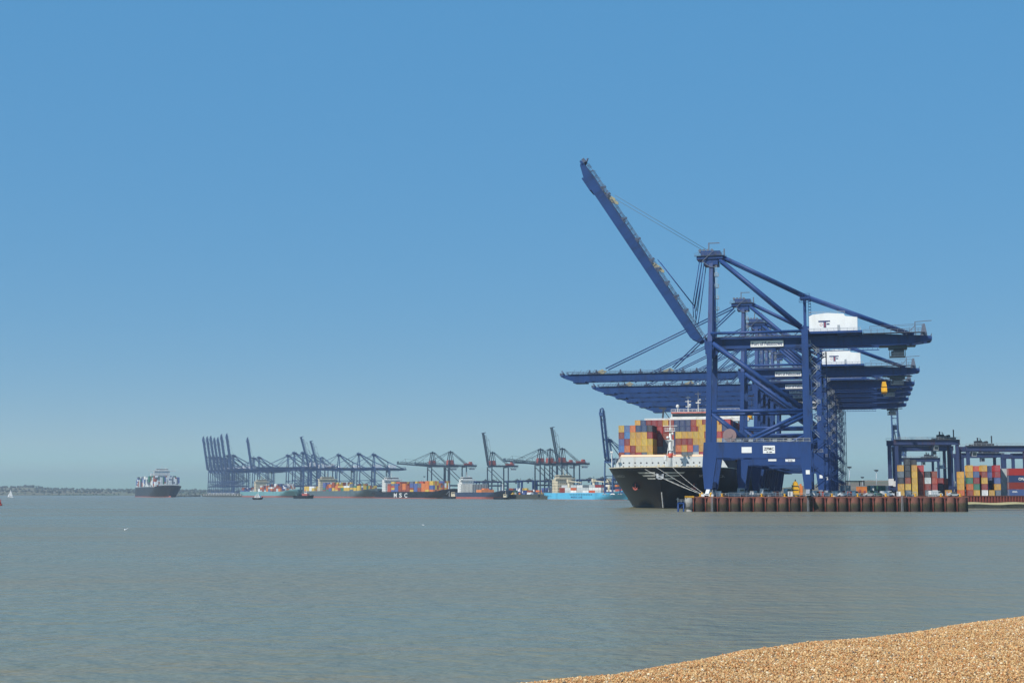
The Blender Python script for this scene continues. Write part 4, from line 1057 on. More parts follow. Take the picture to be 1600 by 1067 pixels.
# bridge
bz = 40.0; by_ = 128
b = MB(); b.box(-12, 20, by_, by_+14, 16, bz); b.build('superstructure', 'ship_white', ship)
b = MB(); b.prism([(-25.5,by_-2,bz+1.2),(25.5,by_-2,bz+1.2),(25.5,by_-2,bz+2.9),(-25.5,by_-2,bz+2.9)],(0,5,0)); b.prism([(-25,by_,bz+1.15),(-12,by_,bz-3),(-11,by_,bz-3),(-22,by_,bz+1.15)],(0,1,0))
b.prism([(25,by_,bz+1.15),(20.1,by_,bz-3),(20.1,by_,bz+1.15)],(0,1,0)); b.box(-13,22,by_-1,by_+13,bz+2.92,bz+3.4); b.box(-12.5,21,by_,by_+12,bz+5.3,bz+6.1); b.box(-12.4,20.9,by_+0.5,by_+11,bz+3.4,bz+5.3); b.rail((-12.5,by_,bz+6.1),(21,by_,bz+6.1),1.2,2,0.08)
br_ = b.build('bridge', 'ship_white', ship)
b = MB(); b.box(-12,20.6,by_+0.4,by_+0.46,bz+3.7,bz+5.1); b.build('bridge_windows', 'glass_dark', br_)
b = MB(); b.box(-12.6,21.1,by_-0.1,by_-0.02,bz+5.4,bz+5.9); b.build('bridge_stripe', 'red_paint', br_)
b = MB()
for x_, hh in ((-4.5, 8.5), (0.5, 14.5), (5.5, 10.5)):
    b.tube((x_,by_+4,bz+6.1),(x_,by_+4,bz+6.1+hh),0.35,8,0.15); b.beam((x_-1.5,by_+4,bz+6.1+hh*0.62),(x_+1.5,by_+4,bz+6.1+hh*0.62),0.25); b.sphere((x_+0.9,by_+4,bz+6.1+hh*0.42),0.6,0.6,0.6,8,5); b.beam((x_-1.1,by_+4,bz+6.1+hh*0.85),(x_+1.1,by_+4,bz+6.1+hh*0.85),0.3); b.box(x_-1.2,x_+1.2,by_+3.2,by_+4.8,bz+6.1+hh*0.3,bz+6.1+hh*0.33)
b.sphere((-10,by_+6,bz+9.2),0.9,0.9,1.0,10,6); b.beam((-10,by_+6,bz+6),(-10,by_+6,bz+8.4),0.3); b.build('radar_mast', 'ship_white', br_)
b = MB(); b.beam((-17,by_+2,bz+2.9),(-16.4,by_+2,bz+8.0),0.8); b.beam((-18.8,by_+2,bz+8.2),(-15.2,by_+2,bz+7.8),0.9); b.beam((-16.4,by_+2,bz+7),(-13.5,by_+2,bz+3),0.4); b.build('provision_crane', 'dark_steel', br_)
b = MB(); b.box(-22, 22, 34.5, 120, 16.0, 20.9); b.box(-22,22,150,330,16.0,20.9); b.build('hatch_covers', 'dark_steel', ship)
b = MB(); b.prism([(-5,280,16),(5,280,16),(4.5,281,46),(-4.5,281,46)],(0,10,0)); b.build('funnel', 'ship_cream', ship)
b = MB(); b.box(-20.8,-17.0,33.2,36.5,17,21.6); b.build('deck_locker', 'red_paint', ship)
# ---------------------------------------------------------------- containers as individual things
def cont_mesh(h, color, L=12.19):
    def mk():
        m = MB(); w, l = 1.22, L
        m.box(-w+0.06, w-0.06, 0.07, l-0.07, 0.08, h-0.05)
        for x in (-w, w-0.16):
            for y in (0, l-0.16): m.box(x, x+0.16, y, y+0.16, 0, h)
        for y in (0, l-0.12):
            m.box(-w+0.161, w-0.161, y, y+0.12, 0, 0.14); m.box(-w+0.161, w-0.161, y, y+0.12, h-0.12, h)
        for x in (-w, w-0.1):
            m.box(x, x+0.1, 0.161, l-0.161, 0.0, 0.16); m.box(x, x+0.1, 0.161, l-0.161, h-0.1, h)
        for x in (-0.75, -0.3, 0.3, 0.75): m.box(x-0.03, x+0.03, 0.02, 0.068, 0.15, h-0.13, 1)
        m.box(-0.02, 0.02, 0.05, 0.068, 0.15, h-0.13, 1)
        i = 0; y = 0.4
        while y < l-0.4:                                        # corrugated sides
            for s in (-1, 1):
                m.box(s*(w-0.06) if s > 0 else -w+0.02, w-0.02 if s > 0 else -(w-0.06), y, y+0.28, 0.17, h-0.11)
            y += 0.62
        return m.mesh('container', 'container_'+color.replace(' ', '_'), 'galvanised')
    return cached(('cont', h, color, L), mk)
NCONT = [0]
def container(color, loc, rz, label, group, h=2.59, L=12.19):
    o = link('container', cont_mesh(h, color, L), None, loc, rz); NCONT[0] += 1
    return tag(o, label, 'container', group)
ORD = ['first','second','third','fourth','fifth','sixth','seventh','eighth','ninth','tenth','eleventh','twelfth','thirteenth','fourteenth','fifteenth','sixteenth','seventeenth','eighteenth','last']
Y_,N_,R_,B_,O_,K_,S_,G_,W_,M_2,D_,P_ = 'mustard','navy','brick red','bright blue','orange','charcoal','slate grey','dark green','white','mid blue','red','pale grey'
GS = 'containers stacked on the black ship'
# rows top to bottom (five tiers), None = stack stops lower
FRONT = {0:[Y_,R_,M_2,B_,R_],1:[M_2,B_,R_,O_,M_2],2:[O_,Y_,Y_,R_,R_],3:[N_,Y_,Y_,Y_,D_],4:[N_,Y_,Y_,Y_,S_],5:[K_,R_,Y_,Y_,Y_],
 10:[None,Y_,R_,O_,R_],11:[None,Y_,R_,Y_,S_],12:[None,Y_,R_,O_,S_],13:[None,Y_,Y_,M_2,P_],14:[Y_,Y_,Y_,Y_,D_],15:[Y_,R_,Y_,R_,Y_],16:[R_,Y_,O_,Y_,N_],17:[Y_,D_,Y_,Y_,R_],18:[N_,R_,M_2,R_,Y_]}
CPX, CZ, CH = 2.48, 20.95, 2.9
def shipcont(col, i, y, tier_z, label):
    container(col, SP(-9*CPX+i*CPX, y, tier_z), -VP, label, GS, 2.88)
for i, colr in FRONT.items():
    for r_, c in enumerate(colr):
        if c is None: continue
        t_ = 4-r_
        shipcont(c, i, 40, CZ+t_*CH, f'{c} container, {ORD[i]} column from left, {["bottom","second","third","fourth","top"][t_]} tier, foremost stack of black ship')
B2 = {6:[D_,R_,R_,S_,R_],7:[R_,R_,S_,S_,Y_],8:[R_,D_,P_,S_,O_],9:[N_,N_,N_,S_,M_2]}  # tenth column: navy and slate carry the shade of the deep recess
TOP2 = [None,None,Y_,N_,R_,R_,R_,Y_,R_,N_,N_,N_,R_,Y_,R_,Y_,Y_,R_,D_]
r9 = random.Random(11)
for i in range(19):
    lst = B2.get(i)
    if lst:
        for r_, c in enumerate(lst): shipcont(c, i, 53.6, CZ+(4-r_)*CH, f'{c} container, {ORD[i]} column from left, {ORD[4-r_]} tier up, behind the ship foremast')
    elif 10 <= i <= 13: shipcont([N_,N_,R_,R_][i-10], i, 53.6, CZ+4*CH, f'{[N_,N_,R_,R_][i-10]} container in the shaded notch, {ORD[i]} column from left, on black ship')
    if TOP2[i]: shipcont(TOP2[i], i, 53.6, CZ+5*CH, f'{TOP2[i]} container, {ORD[i]} column from left, skyline tier of second stack on black ship')
for bay in range(1, 6):                                        # quay side faces seen between the crane legs
    for r_ in range(6 if bay != 1 else 5):
        c = r9.choice([R_,D_,N_,Y_,M_2,O_,R_,S_])
        shipcont(c, 18, 40+13.6*bay, CZ+r_*CH, f'{c} container facing the quay, {ORD[bay]} stack behind the foremost, {ORD[r_]} tier')
# remaining bulk of the big ship's cargo goes into the common mass
SMM = SM
def bulk(i, y, z, c): stuff_box(SMM, -9*CPX+i*CPX, y, z, 2.44, 12.19, 2.88, c)
for bay in range(2, 6):
    for i in range(0, 18):
        for r_ in range(5 if i < 2 else 6): bulk(i, 40+13.6*bay, CZ+r_*CH, r9.choice([R_,Y_,N_,M_2,D_,S_,Y_,O_]))
for i in list(range(0,6))+list(range(10,18)):
    for r_ in range(4): bulk(i, 53.6, CZ+r_*CH, r9.choice([R_,Y_,N_,M_2]))
for bay in range(9, 20):
    for i in range(0, 19):
        for r_ in range(6): bulk(i, 33+13.6*bay, CZ+r_*CH, r9.choice([R_,Y_,N_,M_2,D_,S_,Y_,O_]))
M5 = Matrix.Translation(t5.location) @ Matrix.Rotation(FROT, 4, 'Z')
L5 = h5.L
for q, (fy, cs) in enumerate([(0.70,[R_,R_]),(0.625,[P_,W_]),(0.55,[W_,O_,P_]),(0.47,[P_,P_,W_]),(0.395,[W_,P_,S_]),(0.315,[O_,W_,P_]),(0.24,[P_,W_,R_])]):
    for k, c in enumerate(cs):
        p = M5 @ Vector((-8.9, L5*fy-2, 6.6+k*2.62)); container(c, tuple(p), FROT, f'{c} container, {ORD[k]} tier, {ORD[q]} stack from the cabin of the sky blue ship', 'containers on the sky blue ship')
    for i in range(1, 8):
        for k in range(2+(q+i) % 2): stuff_box(M5, -8.9+i*2.54, L5*fy-2, 6.6+k*2.62, 2.44, 12.19, 2.59, r9.choice([P_,W_,O_,S_,R_]))
# ---- yard stacks on the quay
GY = 'containers stacked in the yard'
def yard(px, Y, cols, where, h=2.59, gap=0.03):
    for k, c in enumerate(cols):
        if c: container(c, (WX(px, Y)+1.2, Y, QZ+0.02+k*(h+gap)), -VP, f'{c} container, {["bottom","second","third","fourth","fifth","sixth"][k]} tier, {where}', GY, h)
YA = [(1404, 603, [Y_,Y_,K_,S_,Y_]), (1414.5, 603, [S_,Y_,R_,K_,K_,K_]), (1425, 603, [Y_,Y_,Y_,Y_,Y_]), (1435.5, 606, [R_,R_,R_,R_,D_]), (1446, 603, [S_,R_,P_,K_]), (1456, 603, [W_,R_,D_,R_])]
for q, (px, Y, c) in enumerate(YA): yard(px, Y, c, f'{ORD[q]} column of the yard stack under the left gantry')
yard(1466, 618, [K_,K_,R_], 'low recessed column right of the stack under the left gantry')
yard(1425, 617, [R_,R_,Y_,R_,Y_,K_], 'column just behind the all mustard column in the yard')
yard(1435.5, 632, [Y_,R_,R_,M_2,R_], 'set back column behind the brick red column in the yard')
yard(1478, 600, [Y_], 'alone on the ground between the two gantries')
yard(1498, 612, [O_,Y_,Y_,Y_], 'narrow column close left of the right gantry leg')
yard(1474, 640, [P_,R_,O_], 'column seen between the left gantry legs')
YB = [(1512, 606, [R_,O_,G_,Y_,Y_]), (1522, 604, [Y_,G_,R_,M_2]), (1534.5, 604, [W_,R_,Y_,R_,Y_]), (1545, 604, [Y_]), (1555, 604, [S_,Y_,M_2,R_,D_]), (1566, 612, [K_,R_,Y_])]
for q, (px, Y, c) in enumerate(YB): yard(px, Y, c, f'{ORD[q]} column of the yard stack under the right gantry')
yard(1522, 622, [R_,Y_,O_,R_,O_,Y_][:5], 'column behind the second one under the right gantry')
yard(1545, 620, [S_,N_,N_,M_2,N_], 'dark shaded column behind the single mustard one under right gantry')
yard(1512, 640, [Y_,G_,O_,Y_,M_2], 'farther column at left under the right gantry')
yard(1530, 640, [N_,R_,M_2,N_,S_], 'farther blue topped column under the right gantry')
for k, c in enumerate([M_2, R_, N_, D_]):
    o = container(c, (WX(1577, 603.5), 604.5, QZ+0.02+k*2.93), -math.pi/2, f'{c} container lying side on at the right edge, {["bottom","second","third","top"][k]} of four', GY, 2.9)
    if k in (0, 2):
        b = MB(); 
        put_text(b, 'CMA CGM' if k == 2 else 'CMA', 1.5 if k == 2 else 0.8, lambda u, v: (1.24, 4.0+u if k == 2 else 1.2+u, (0.9 if k == 2 else 1.6)+v), 6.5 if k == 2 else 2.2, 0.05); b.build('lettering', 'letter_white', o)
for k in range(4): container(P_, (WX(1572, 606), 608, QZ+0.02+k*2.93), -VP, f'pale grey container end, {["bottom","second","third","top"][k]} of four beside the side on stack', GY, 2.9)
for q, (px, cs) in enumerate([(1312,[W_]),(1316,[D_,W_]),(1325,[W_,P_]),(1333,[G_]),(1356,[G_,G_]),(1362,[G_,P_]),(1368,[P_,G_]),(1374,[R_,G_]),(1380,[W_,G_]),(1386,[P_,W_]),(1391,[W_,R_]),(1397,[D_,W_]),(1476,[W_]),(1482,[G_])]):
    for k, c in enumerate(cs):
        container(c, (WX(px, 720+q*3), 720+q*3, QZ+0.02+k*2.62), -VP, f'{c} container, {["lower","upper"][k]} tier, {ORD[q]} of the low row behind the quay', 'low row of white and green containers behind the quay')
# far terminal yard: mass of boxes between the quay cranes
rf = random.Random(21); MF = Matrix.Translation((FA.x, FA.y, 0)) @ Matrix.Rotation(FROT, 4, 'Z')
dist = (FB-FA).length
for k in range(150):
    yy = -rf.uniform(0.0, 1.12)*dist; xx_ = rf.choice([58,66,74,82,90,98,106])
    for c in range(rf.randint(2, 5)):
        for tt in range(rf.randint(1, 3)): stuff_box(MF, xx_+c*2.6, yy, QZ+0.02+tt*2.62, 2.44, 12.19, 2.59, rf.choice([R_,Y_,O_,N_,M_2,W_,S_,P_,G_]))
me = STUFF.mesh('container_cargo', *['container_'+k.replace(' ', '_') for k in CKEYS])
tag(link('container_cargo', me), 'distant mass of coloured containers on the ships and in the far yards', 'containers', kind='stuff')

# ---------------------------------------------------------------- yard gantries
def rtg(label, loc, rz, group, paint='rtg_paint', span=27.0, H=23.5, tx=18.0, sprd=None, scale=1.0):
    t = thing('yard_gantry', label, 'gantry crane', loc, rz, group, scale)
    def part(name, key, fn, m, par=None): return link(name, cached((key, m, span, H, tx), lambda: fn().mesh(name, m)), par or t)
    for x in (0, span):
        for y in (-6, 6):
            part('leg', f'rl{x}{y}', lambda: MB().beam((x,y,2.2),(x,y,H-2.3),1.1,1.35), paint)
            part('wheel_bogie', f'rw{x}{y}', lambda: MB().box(x-0.5,x+0.5,y-2.0,y+2.0,1.3,2.15).tube((x-0.35,y-1.1,0.8),(x+0.35,y-1.1,0.8),0.8,12).tube((x-0.35,y+1.1,0.8),(x+0.35,y+1.1,0.8),0.8,12), 'rubber')
        part('sill_beam', f'rs{x}', lambda: MB().box(x-0.6,x+0.6,-5.1,5.1,3.0,4.2), paint)
    for y in (-6, 6):
        part('girder', f'rg{y}', lambda: MB().box(-1.0,span+1.0,y-0.8,y+0.8,H-2.28,H), paint)
        part('walkway', f'rk{y}', lambda: MB().box(-1,span+1,y*1.2-0.4,y*1.2+0.4,H+0.02,H+0.12).rail((-1,y*1.22,H+0.12),(span+1,y*1.22,H+0.12),1.0,2.2,0.05), 'galvanised')
    part('trolley', 'rt', lambda: MB().box(tx-3.5,tx+3.5,-6.4,6.4,H+0.2,H+1.0).box(tx-2.3,tx-0.6,-3,3,H+1.05,H+2.4).box(tx-0.2,tx+0.9,-2,2,H+1.05,H+1.9).tube((tx+2.0,-1.4,H+1.7),(tx+2.0,1.4,H+1.7),0.65,10).beam((tx-1.2,-2,H+2.4),(tx-1.2,-2,H+3.6),0.18).beam((tx+0.4,2,H+1.9),(tx+0.4,2,H+3.3),0.18).box(tx-3.4,tx-2.9,-5,-4.5,H+1,H+3.6).box(tx+2.6,tx+3.0,-5.5,-5,H+1,H+4.4), 'dark_steel')
    c = part('cab', 'rc', lambda: MB().box(tx-6.2,tx-4.2,-6.2,-3.8,H-4.6,H-2.4).box(tx-5.3,tx-5.0,-5.2,-4.9,H-2.35,H+0.6), 'galvanised')
    part('cab_window', 'rcw', lambda: MB().box(tx-6.0,tx-4.4,-6.26,-6.21,H-4.2,H-3.0), 'glass_dark', c)
    part('control_cabinet', 'rcc', lambda: MB().box(-1.4,-0.9,-3.5,3.5,4.6,7.6).box(0.9,1.6,-8.6,-6.5,2.4,5), 'white_paint')
    if sprd:
        s_ = link('spreader', MB().box(tx-1.2,tx+1.2,-6,6,sprd,sprd+0.4).box(tx-0.9,tx+0.9,-1.5,1.5,sprd+0.4,sprd+1.8).mesh('spreader', 'galvanised'), t)
        link('hoist_rope', MB().tube((tx-0.8,-1,sprd+1.8),(tx-0.8,-1,H),0.06,5).tube((tx+0.8,1,sprd+1.8),(tx+0.8,1,H),0.06,5).mesh('hoist_rope', 'cable'), s_)
    return t
GR = 'yard gantries over the container stacks'
for px, Y, lb, sp_n, H_, tx_, sd_ in ((1397, 628, 'dark yard gantry at left, its trolley near the right leg', 26.5, 24.5, 22.5, None), (1403, 742, 'dark yard gantry seen just under the top beam of the left gantry', 26.5, 25.5, 23, 14),
      (1404, 905, 'farther bluish yard gantry, smallest one behind the left gantry', 24, 23.5, 20, None), (1507.5, 628, 'dark yard gantry running out of the right edge of the photo', 29, 21.8, 8, None),
      (1500, 760, 'farther dark yard gantry framed inside the right gantry', 21, 22.4, 16.0, None), (1578, 700, 'dark yard gantry leg frame behind the side on containers', 22, 20.5, 14, None)):
    rtg(lb, (WX(px, Y), Y, QZ), -VP*0.0, GR, span=sp_n, H=H_, tx=tx_, sprd=sd_)
for q, (px, back) in enumerate([(612,70),(640,80),(724,75),(742,60),(757,75),(790,78),(812,66),(835,80),(905,70),(928,60),(945,75),(962,68)]):
    p = FL(px, -back)
    rtg(f'far blue yard gantry, {ORD[q]} from left behind the moored ships', (p.x, p.y, QZ), FROT, 'far yard gantries', 'crane_blue', 27, 21.5, 14 + (q*5) % 9, None, 0.8)

# ---------------------------------------------------------------- things on the quay
def bollard(x, y, q): 
    m = cached('bollard', lambda: MB().tube((0,0,0),(0,0,0.55),0.22,10,0.18).tube((0,0,0.55),(0,0,0.75),0.34,10,0.3).box(-0.5,0.5,-0.5,0.5,-0.02,0.06).mesh('bollard', 'yellow_paint'))
    o = link('mooring_bollard', m, None, (x, y, QZ+0.12)); o.scale = (1.3,)*3; return tag(o, f'small yellow mooring bollard, {ORD[q]} from the left along the quay edge', 'bollard', 'bollards along the quay edge')
for q, px in enumerate((1094, 1110, 1128, 1190, 1226, 1262, 1300, 1340, 1384, 1430, 1470, 1500)): bollard(WX(px, 481.3), 481.3, q)
rl = thing('edge_railing', 'thin grey safety railing along the front quay edge', 'railing', (QL+8, QF+2.0, QZ+0.12))
MB().rail((0,0,0),(22,0,0),1.1,2.0,0.045).rail((26,0,0),(60,0,0),1.1,2.0,0.045).build('rails', 'galvanised', rl)
def ladder(px, q):
    m = MB(); m.beam((-0.25,0,-4.8),(-0.25,0,0.6),0.09); m.beam((0.25,0,-4.8),(0.25,0,0.6),0.09)
    for k in range(14): m.beam((-0.25,0,-4.6+k*0.36),(0.25,0,-4.6+k*0.36),0.06)
    tag(m.build('quay_ladder', 'galvanised', None, (WX(px, 479.7), 479.55, QZ)), f'steel ladder down the rusty quay wall, {ORD[q]} from left', 'ladder', 'ladders on the quay wall')
for q, px in enumerate((1112, 1262, 1409)): ladder(px, q)
# mooring lines
ml = [((-9.5, 9.8, 16.9), NR(-2.4, 3, QZ+0.7)), ((-2.0, 2.0, 16.9), NR(-2.2, 0, QZ+0.9)), ((4.5, 3.4, 16.9), NR(-2.0, 6, QZ+0.9)), ((-9.0, 9.2, 16.9), NR(-2.8, 7, QZ+0.7))]
for q, (a, c) in enumerate(ml):
    a = Vector(SP(*a)); c = Vector(c); m = MB(); prev = a
    for i in range(1, 13):
        t_ = i/12; p = a.lerp(c, t_); p.z -= 0.5*4*t_*(1-t_)*(0.5+0.25*q); m.tube(prev, p, 0.065, 6); prev = p
    o = m.build('mooring_line', 'rope'); tag(o, ['pale mooring line from the left of the bow to the quay corner', 'pale mooring line from the middle of the bow to the quay corner', 'pale mooring line from the right of the emblem, steepest of the bow lines', 'lowest sagging mooring line from the left of the bow'][q], 'mooring line', 'bow mooring lines')
a = Vector(SP(17, 22, 16.0)); c = Vector(NR(1.5, -6, QZ+0.8)); tag(MB().tube(a, c, 0.085, 6).build('mooring_line', 'rope'), 'pale mooring line coming down behind the nearest crane leg to a bollard', 'mooring line', 'bow mooring lines')
for q, (pu, pv) in enumerate(((-2.2, 0), (1.5, -6))):
    p = NR(pu, pv, QZ+0.02); t = thing('mooring_hook', ['white mooring hook post beside the seaward leg of the nearest crane', 'white mooring hook box on the quay edge under the mooring line'][q], 'mooring hook', p)
    MB().box(-0.7,0.7,-0.7,0.7,0,0.9).build('base', 'white_paint', t); MB().tube((0,0,0.9),(0,0,1.5),0.3,10).build('capstan', 'yellow_paint', t)
# yellow spreader stand
t = thing('spreader_stand', 'tall yellow stepped steel spreader stand under the crane portals', 'spreader', (WX(1243, 520), 520, QZ+0.02), -VP)
m = MB(); z = 0
for wx, hz in ((1.5,1.6),(1.25,0.25),(1.5,1.3),(1.1,0.8),(1.35,0.25),(0.9,0.8),(0.55,0.5)): m.box(-wx,wx,-1.5,1.5,z,z+hz); z += hz
m.build('frame', 'yellow_paint', t)
m = MB(); m.box(1.55,2.6,-1.2,1.2,0,3.9); m.box(1.55,2.2,-1,1,3.9,4.6); m.build('headblock', 'orange_box', t)
m = MB()
for zz_ in (0.5, 2.2, 3.6): m.box(-1.2,1.2,-1.56,-1.51,zz_,zz_+0.35)
m.tube((0,0,5.5),(0,0,6.2),0.2,8); m.build('slots', 'dark_steel', t)
# vehicles
def vehicle(kind, px, Y, col, label, rz=0.0):
    t = thing(kind, label, {'parked_car':'car','parked_van':'van','terminal_truck':'truck'}[kind], (WX(px, Y), Y, QZ+0.02), rz, 'vehicles parked on the quay')
    if kind == 'parked_car': prof = [(-2.1,0.35),(2.1,0.35),(2.15,0.85),(1.3,0.98),(0.6,1.45),(-1.1,1.48),(-1.9,1.0),(-2.15,0.9)]; gl = (-1.3,0.9,1.0,1.36); wb = 1.3; hw_ = 0.85
    elif kind == 'parked_van': prof = [(-2.6,0.4),(2.6,0.4),(2.65,1.1),(1.9,1.3),(1.4,2.1),(-2.6,2.15)]; gl = (0.6,1.7,1.3,1.9); wb = 1.7; hw_ = 0.95
    else: prof = [(-3.2,0.7),(3.2,0.7),(3.2,2.9),(1.3,2.95),(1.2,1.2),(-3.2,1.15)]; gl = (1.6,3.05,1.9,2.6); wb = 2.2; hw_ = 1.2
    MB().prism([(x, -hw_, z) for x, z in prof], (0, 2*hw_, 0)).build('body', col, t)
    for s in (-1, 1): MB().box(gl[0], gl[1], s*hw_+(0 if s > 0 else -0.02), s*hw_+(0.02 if s > 0 else 0), gl[2], gl[3]).build('window', 'glass_dark', t)
    for x in (-wb, wb):
        for s in (-1, 1): link('wheel', cached('whl', lambda: MB().tube((0,-0.12,0),(0,0.12,0),0.36,14).mesh('wheel', 'rubber')), t, (x, s*(hw_-0.1), 0.36))
VEH = [('parked_car',1316,548,'white_paint','white car parked leftmost beside the far crane legs'),('parked_van',1333,556,'white_paint','white van parked left of the orange cabin'),('parked_car',1358,545,'ship_grey','silver car parked right of the orange cabin'),
       ('parked_car',1372,548,'container_dark_green','dark green car parked in front of the low container row'),('parked_van',1386,552,'white_paint','white van parked near the left gantry wheel'),('terminal_truck',1148,500,'galvanised','grey terminal truck beneath the portal of the nearest crane'),
       ('terminal_truck',1185,512,'galvanised','grey terminal truck second along beneath the portals'),('parked_van',1272,505,'white_paint','white van between the landward crane legs'),('parked_car',1292,510,'white_paint','white car just right of the landward crane legs'),('terminal_truck',1222,516,'ship_grey','pale truck just left of the yellow stand'),
       ('parked_car',1490,500,'ship_grey','silver car alone near the end of the quay'),('parked_van',1462,560,'white_paint','white van in front of the yard stack')]
for v in VEH: vehicle(*v, rz=random.choice([0.1, 3.2, 0.3]))
EQ = [(1120,492,'W','white switchgear cabinet just right of the nearest seaward leg'),(1138,498,'B','grey barrier frame left of the leftmost grey truck'),(1163,500,'B','grey barrier frame between the two grey trucks'),(1172,508,'W','white cabinet between the two grey trucks'),
      (1200,505,'B','grey barrier frame right of the second grey truck'),(1210,500,'R','red fire cabinet near the pale truck'),(1232,505,'W','white cabinet close left of the yellow stand'),(1281,498,'R','red cabinet beside the white van under the landward legs'),
      (1302,503,'W','white cabinet just right of the crane stair towers'),(1325,520,'R','red cabinet between the white car and the white van'),(1401,560,'W','white cabinet at the foot of the left gantry leg'),(1416,545,'B','grey barrier frame in front of the yard stack'),(1448,545,'B','grey barrier frame left of the white van by the yard stack'),(1478,540,'O','orange hazard box near the quay end')]
for px, Y, k, lb in EQ:
    t = thing({'W':'cabinet','R':'cabinet','B':'barrier_frame','O':'hazard_box'}[k], lb, {'W':'cabinet','R':'cabinet','B':'barrier','O':'box'}[k], (WX(px, Y), Y, QZ+0.02), random.uniform(-0.3, 0.3), 'equipment standing on the quay')
    if k == 'B':
        MB().rail((0,0,0),(4.2,0,0),1.6,0.7,0.07).build('rails', 'galvanised', t); MB().box(0.3,3.9,0.4,1.2,0,0.7).build('pallet', 'ship_grey', t)
    else:
        c_ = {'W':'white_paint','R':'red_paint','O':'orange_box'}[k]
        MB().box(0,1.5,0,0.9,0.15,1.9).build('body', c_, t); MB().box(-0.08,1.58,-0.08,0.98,1.92,2.0).build('lid', 'galvanised', t); MB().box(0.1,0.7,-0.04,-0.01,0.4,1.7).build('door', 'galvanised', t)
t = thing('site_cabin', 'orange site cabin standing on the quay left of the low container row', 'cabin', (WX(1340.5, 560), 560, QZ+0.02), 0)
MB().box(0,3.6,0,2.6,0.15,3.9).build('walls', 'orange_box', t); MB().box(-0.1,3.7,-0.1,2.7,3.92,4.1).build('roof', 'galvanised', t); MB().box(0.4,1.3,-0.05,-0.01,1.6,2.6).box(2.2,3.1,-0.05,-0.01,0.2,2.3).build('openings', 'hut_red', t)
for q, (px, ty, Y) in enumerate(((1328, 729, 1000), (1370, 734, 1050), (1348, 745, 1300), (663, 744, 2000), (1556, 742, 1100))):
    Hh = HZ(ty, Y)-QZ; t = thing('light_mast', f'thin tall floodlight mast, {["left", "middle", "shortest", "farthest", "rightmost"][q]} one on the skyline', 'light mast', (WX(px, Y), Y, QZ), 0, 'floodlight masts')
    MB().tube((0,0,0),(0,0,Hh),0.35,8,0.2).build('pole', 'galvanised', t); MB().box(-1.6,1.6,-0.6,0.6,Hh-0.3,Hh+0.1).box(-1.3,1.3,-0.7,-0.4,Hh-1.1,Hh-0.35).build('lamp_head', 'dark_steel', t)
t = thing('height_gate', 'dark overhead height gate standing behind the quay vehicles', 'gate', (WX(1321, 760), 760, QZ), 0)
MB().box(0,10.3,-0.3,0.3,7.3,7.9).build('crossbar', 'dark_steel', t); MB().beam((7.6,0,0),(7.6,0,7.28),0.4).build('post', 'dark_steel', t); MB().beam((10.0,0,0),(10.0,0,7.28),0.4).build('post', 'dark_steel', t)
# far quay front: pale fenders
q_ = thing('far_quay_wall', 'low dark quay wall with a row of pale fender blocks below the raised cranes', 'quay wall', (FA.x, FA.y, 0), FROT)
MB().box(-4.6, -4.05, -dist*1.1, 4, -2, QZ+0.2).build('wall', 'algae_shade_stone', q_)
for k in range(16): link('fender', cached('fend', lambda: MB().box(-0.7,0,-2.2,2.2,0,2.2).mesh('fender', 'white_paint')), q_, (-4.65, -14-k*21, 2.6))
t = thing('breakwater', 'low dark stone bank running out left of the far cranes', 'breakwater', (FA.x-5, FA.y-10, 0), 0)
m = MB(); r3 = random.Random(2)
for k in range(120):
    x = -k*0.8-r3.random()*4; h_ = 1.6*(1-k/130)+r3.uniform(0,1.2); m.sphere((x, r3.uniform(-7,7), h_*0.5), r3.uniform(1.5,3), r3.uniform(1.5,3), h_, 6, 4)
m.build('rocks', 'algae_shade_stone', t)
# ---------------------------------------------------------------- small craft, buoy, gulls
def craft(name, label, cat, px, Y, rz, L, B, D, hullm, parts):
    H = Hull(L, B, D, 0.8, 1.0, L*0.3, L*0.4); t = thing(name, label, cat, (WX(px, Y), Y, 0), rz)
    H.band(-0.6, 0, 4, MB(), True).build('hull', hullm, t); H.deckplate(MB(), -0.2).build('deck', 'ship_grey', t)
    for nm, m_, fn in parts: mb = MB(); fn(mb); mb.build(nm, m_, t)
craft('pilot_boat', 'white cabined pilot boat with black hull in front of the turquoise ship', 'boat', 411, 1450, R(75), 11, 5, 2.0, 'hull_black',
      [('cabin','white_paint',lambda m: m.prism([(-1.9,2.4,1.8),(-1.9,8.5,1.8),(-1.6,8.2,4.0),(-1.6,3.4,4.0)],(3.8,0,0)).box(-1.2,1.2,4,7,4.05,5.2)),
       ('cabin_windows','glass_dark',lambda m: m.box(-2.0,-1.93,3.6,7.8,2.8,3.5).box(-1.25,-1.21,4.3,6.8,4.3,4.9)), ('mast','white_paint',lambda m: m.beam((0,5.5,5.2),(0,5.5,8.0),0.2).beam((-0.8,5.5,7),(0.8,5.5,7),0.15)),
       ('fender_strip','rubber',lambda m: m.box(-2.62,-2.5,3,10.5,1.5,1.9))])
craft('tug_boat', 'dark tug with red deckhouse between the turquoise and the slate grey ships', 'tug', 490, 1750, R(60), 30, 9, 3.6, 'hull_black',
      [('deckhouse','hut_red',lambda m: m.box(-2.5,2.5,8,16,3.4,6)), ('wheelhouse','ship_white',lambda m: m.box(-1.8,1.8,9,13,6.05,8.6)), ('windows','glass_dark',lambda m: m.box(-1.86,-1.82,9.4,12.6,7.2,8.2)), ('funnel','dark_steel',lambda m: m.tube((0,17,3.4),(0,17,8),0.9,10)), ('mast','ship_white',lambda m: m.beam((0,11,8.6),(0,11,12),0.25))])
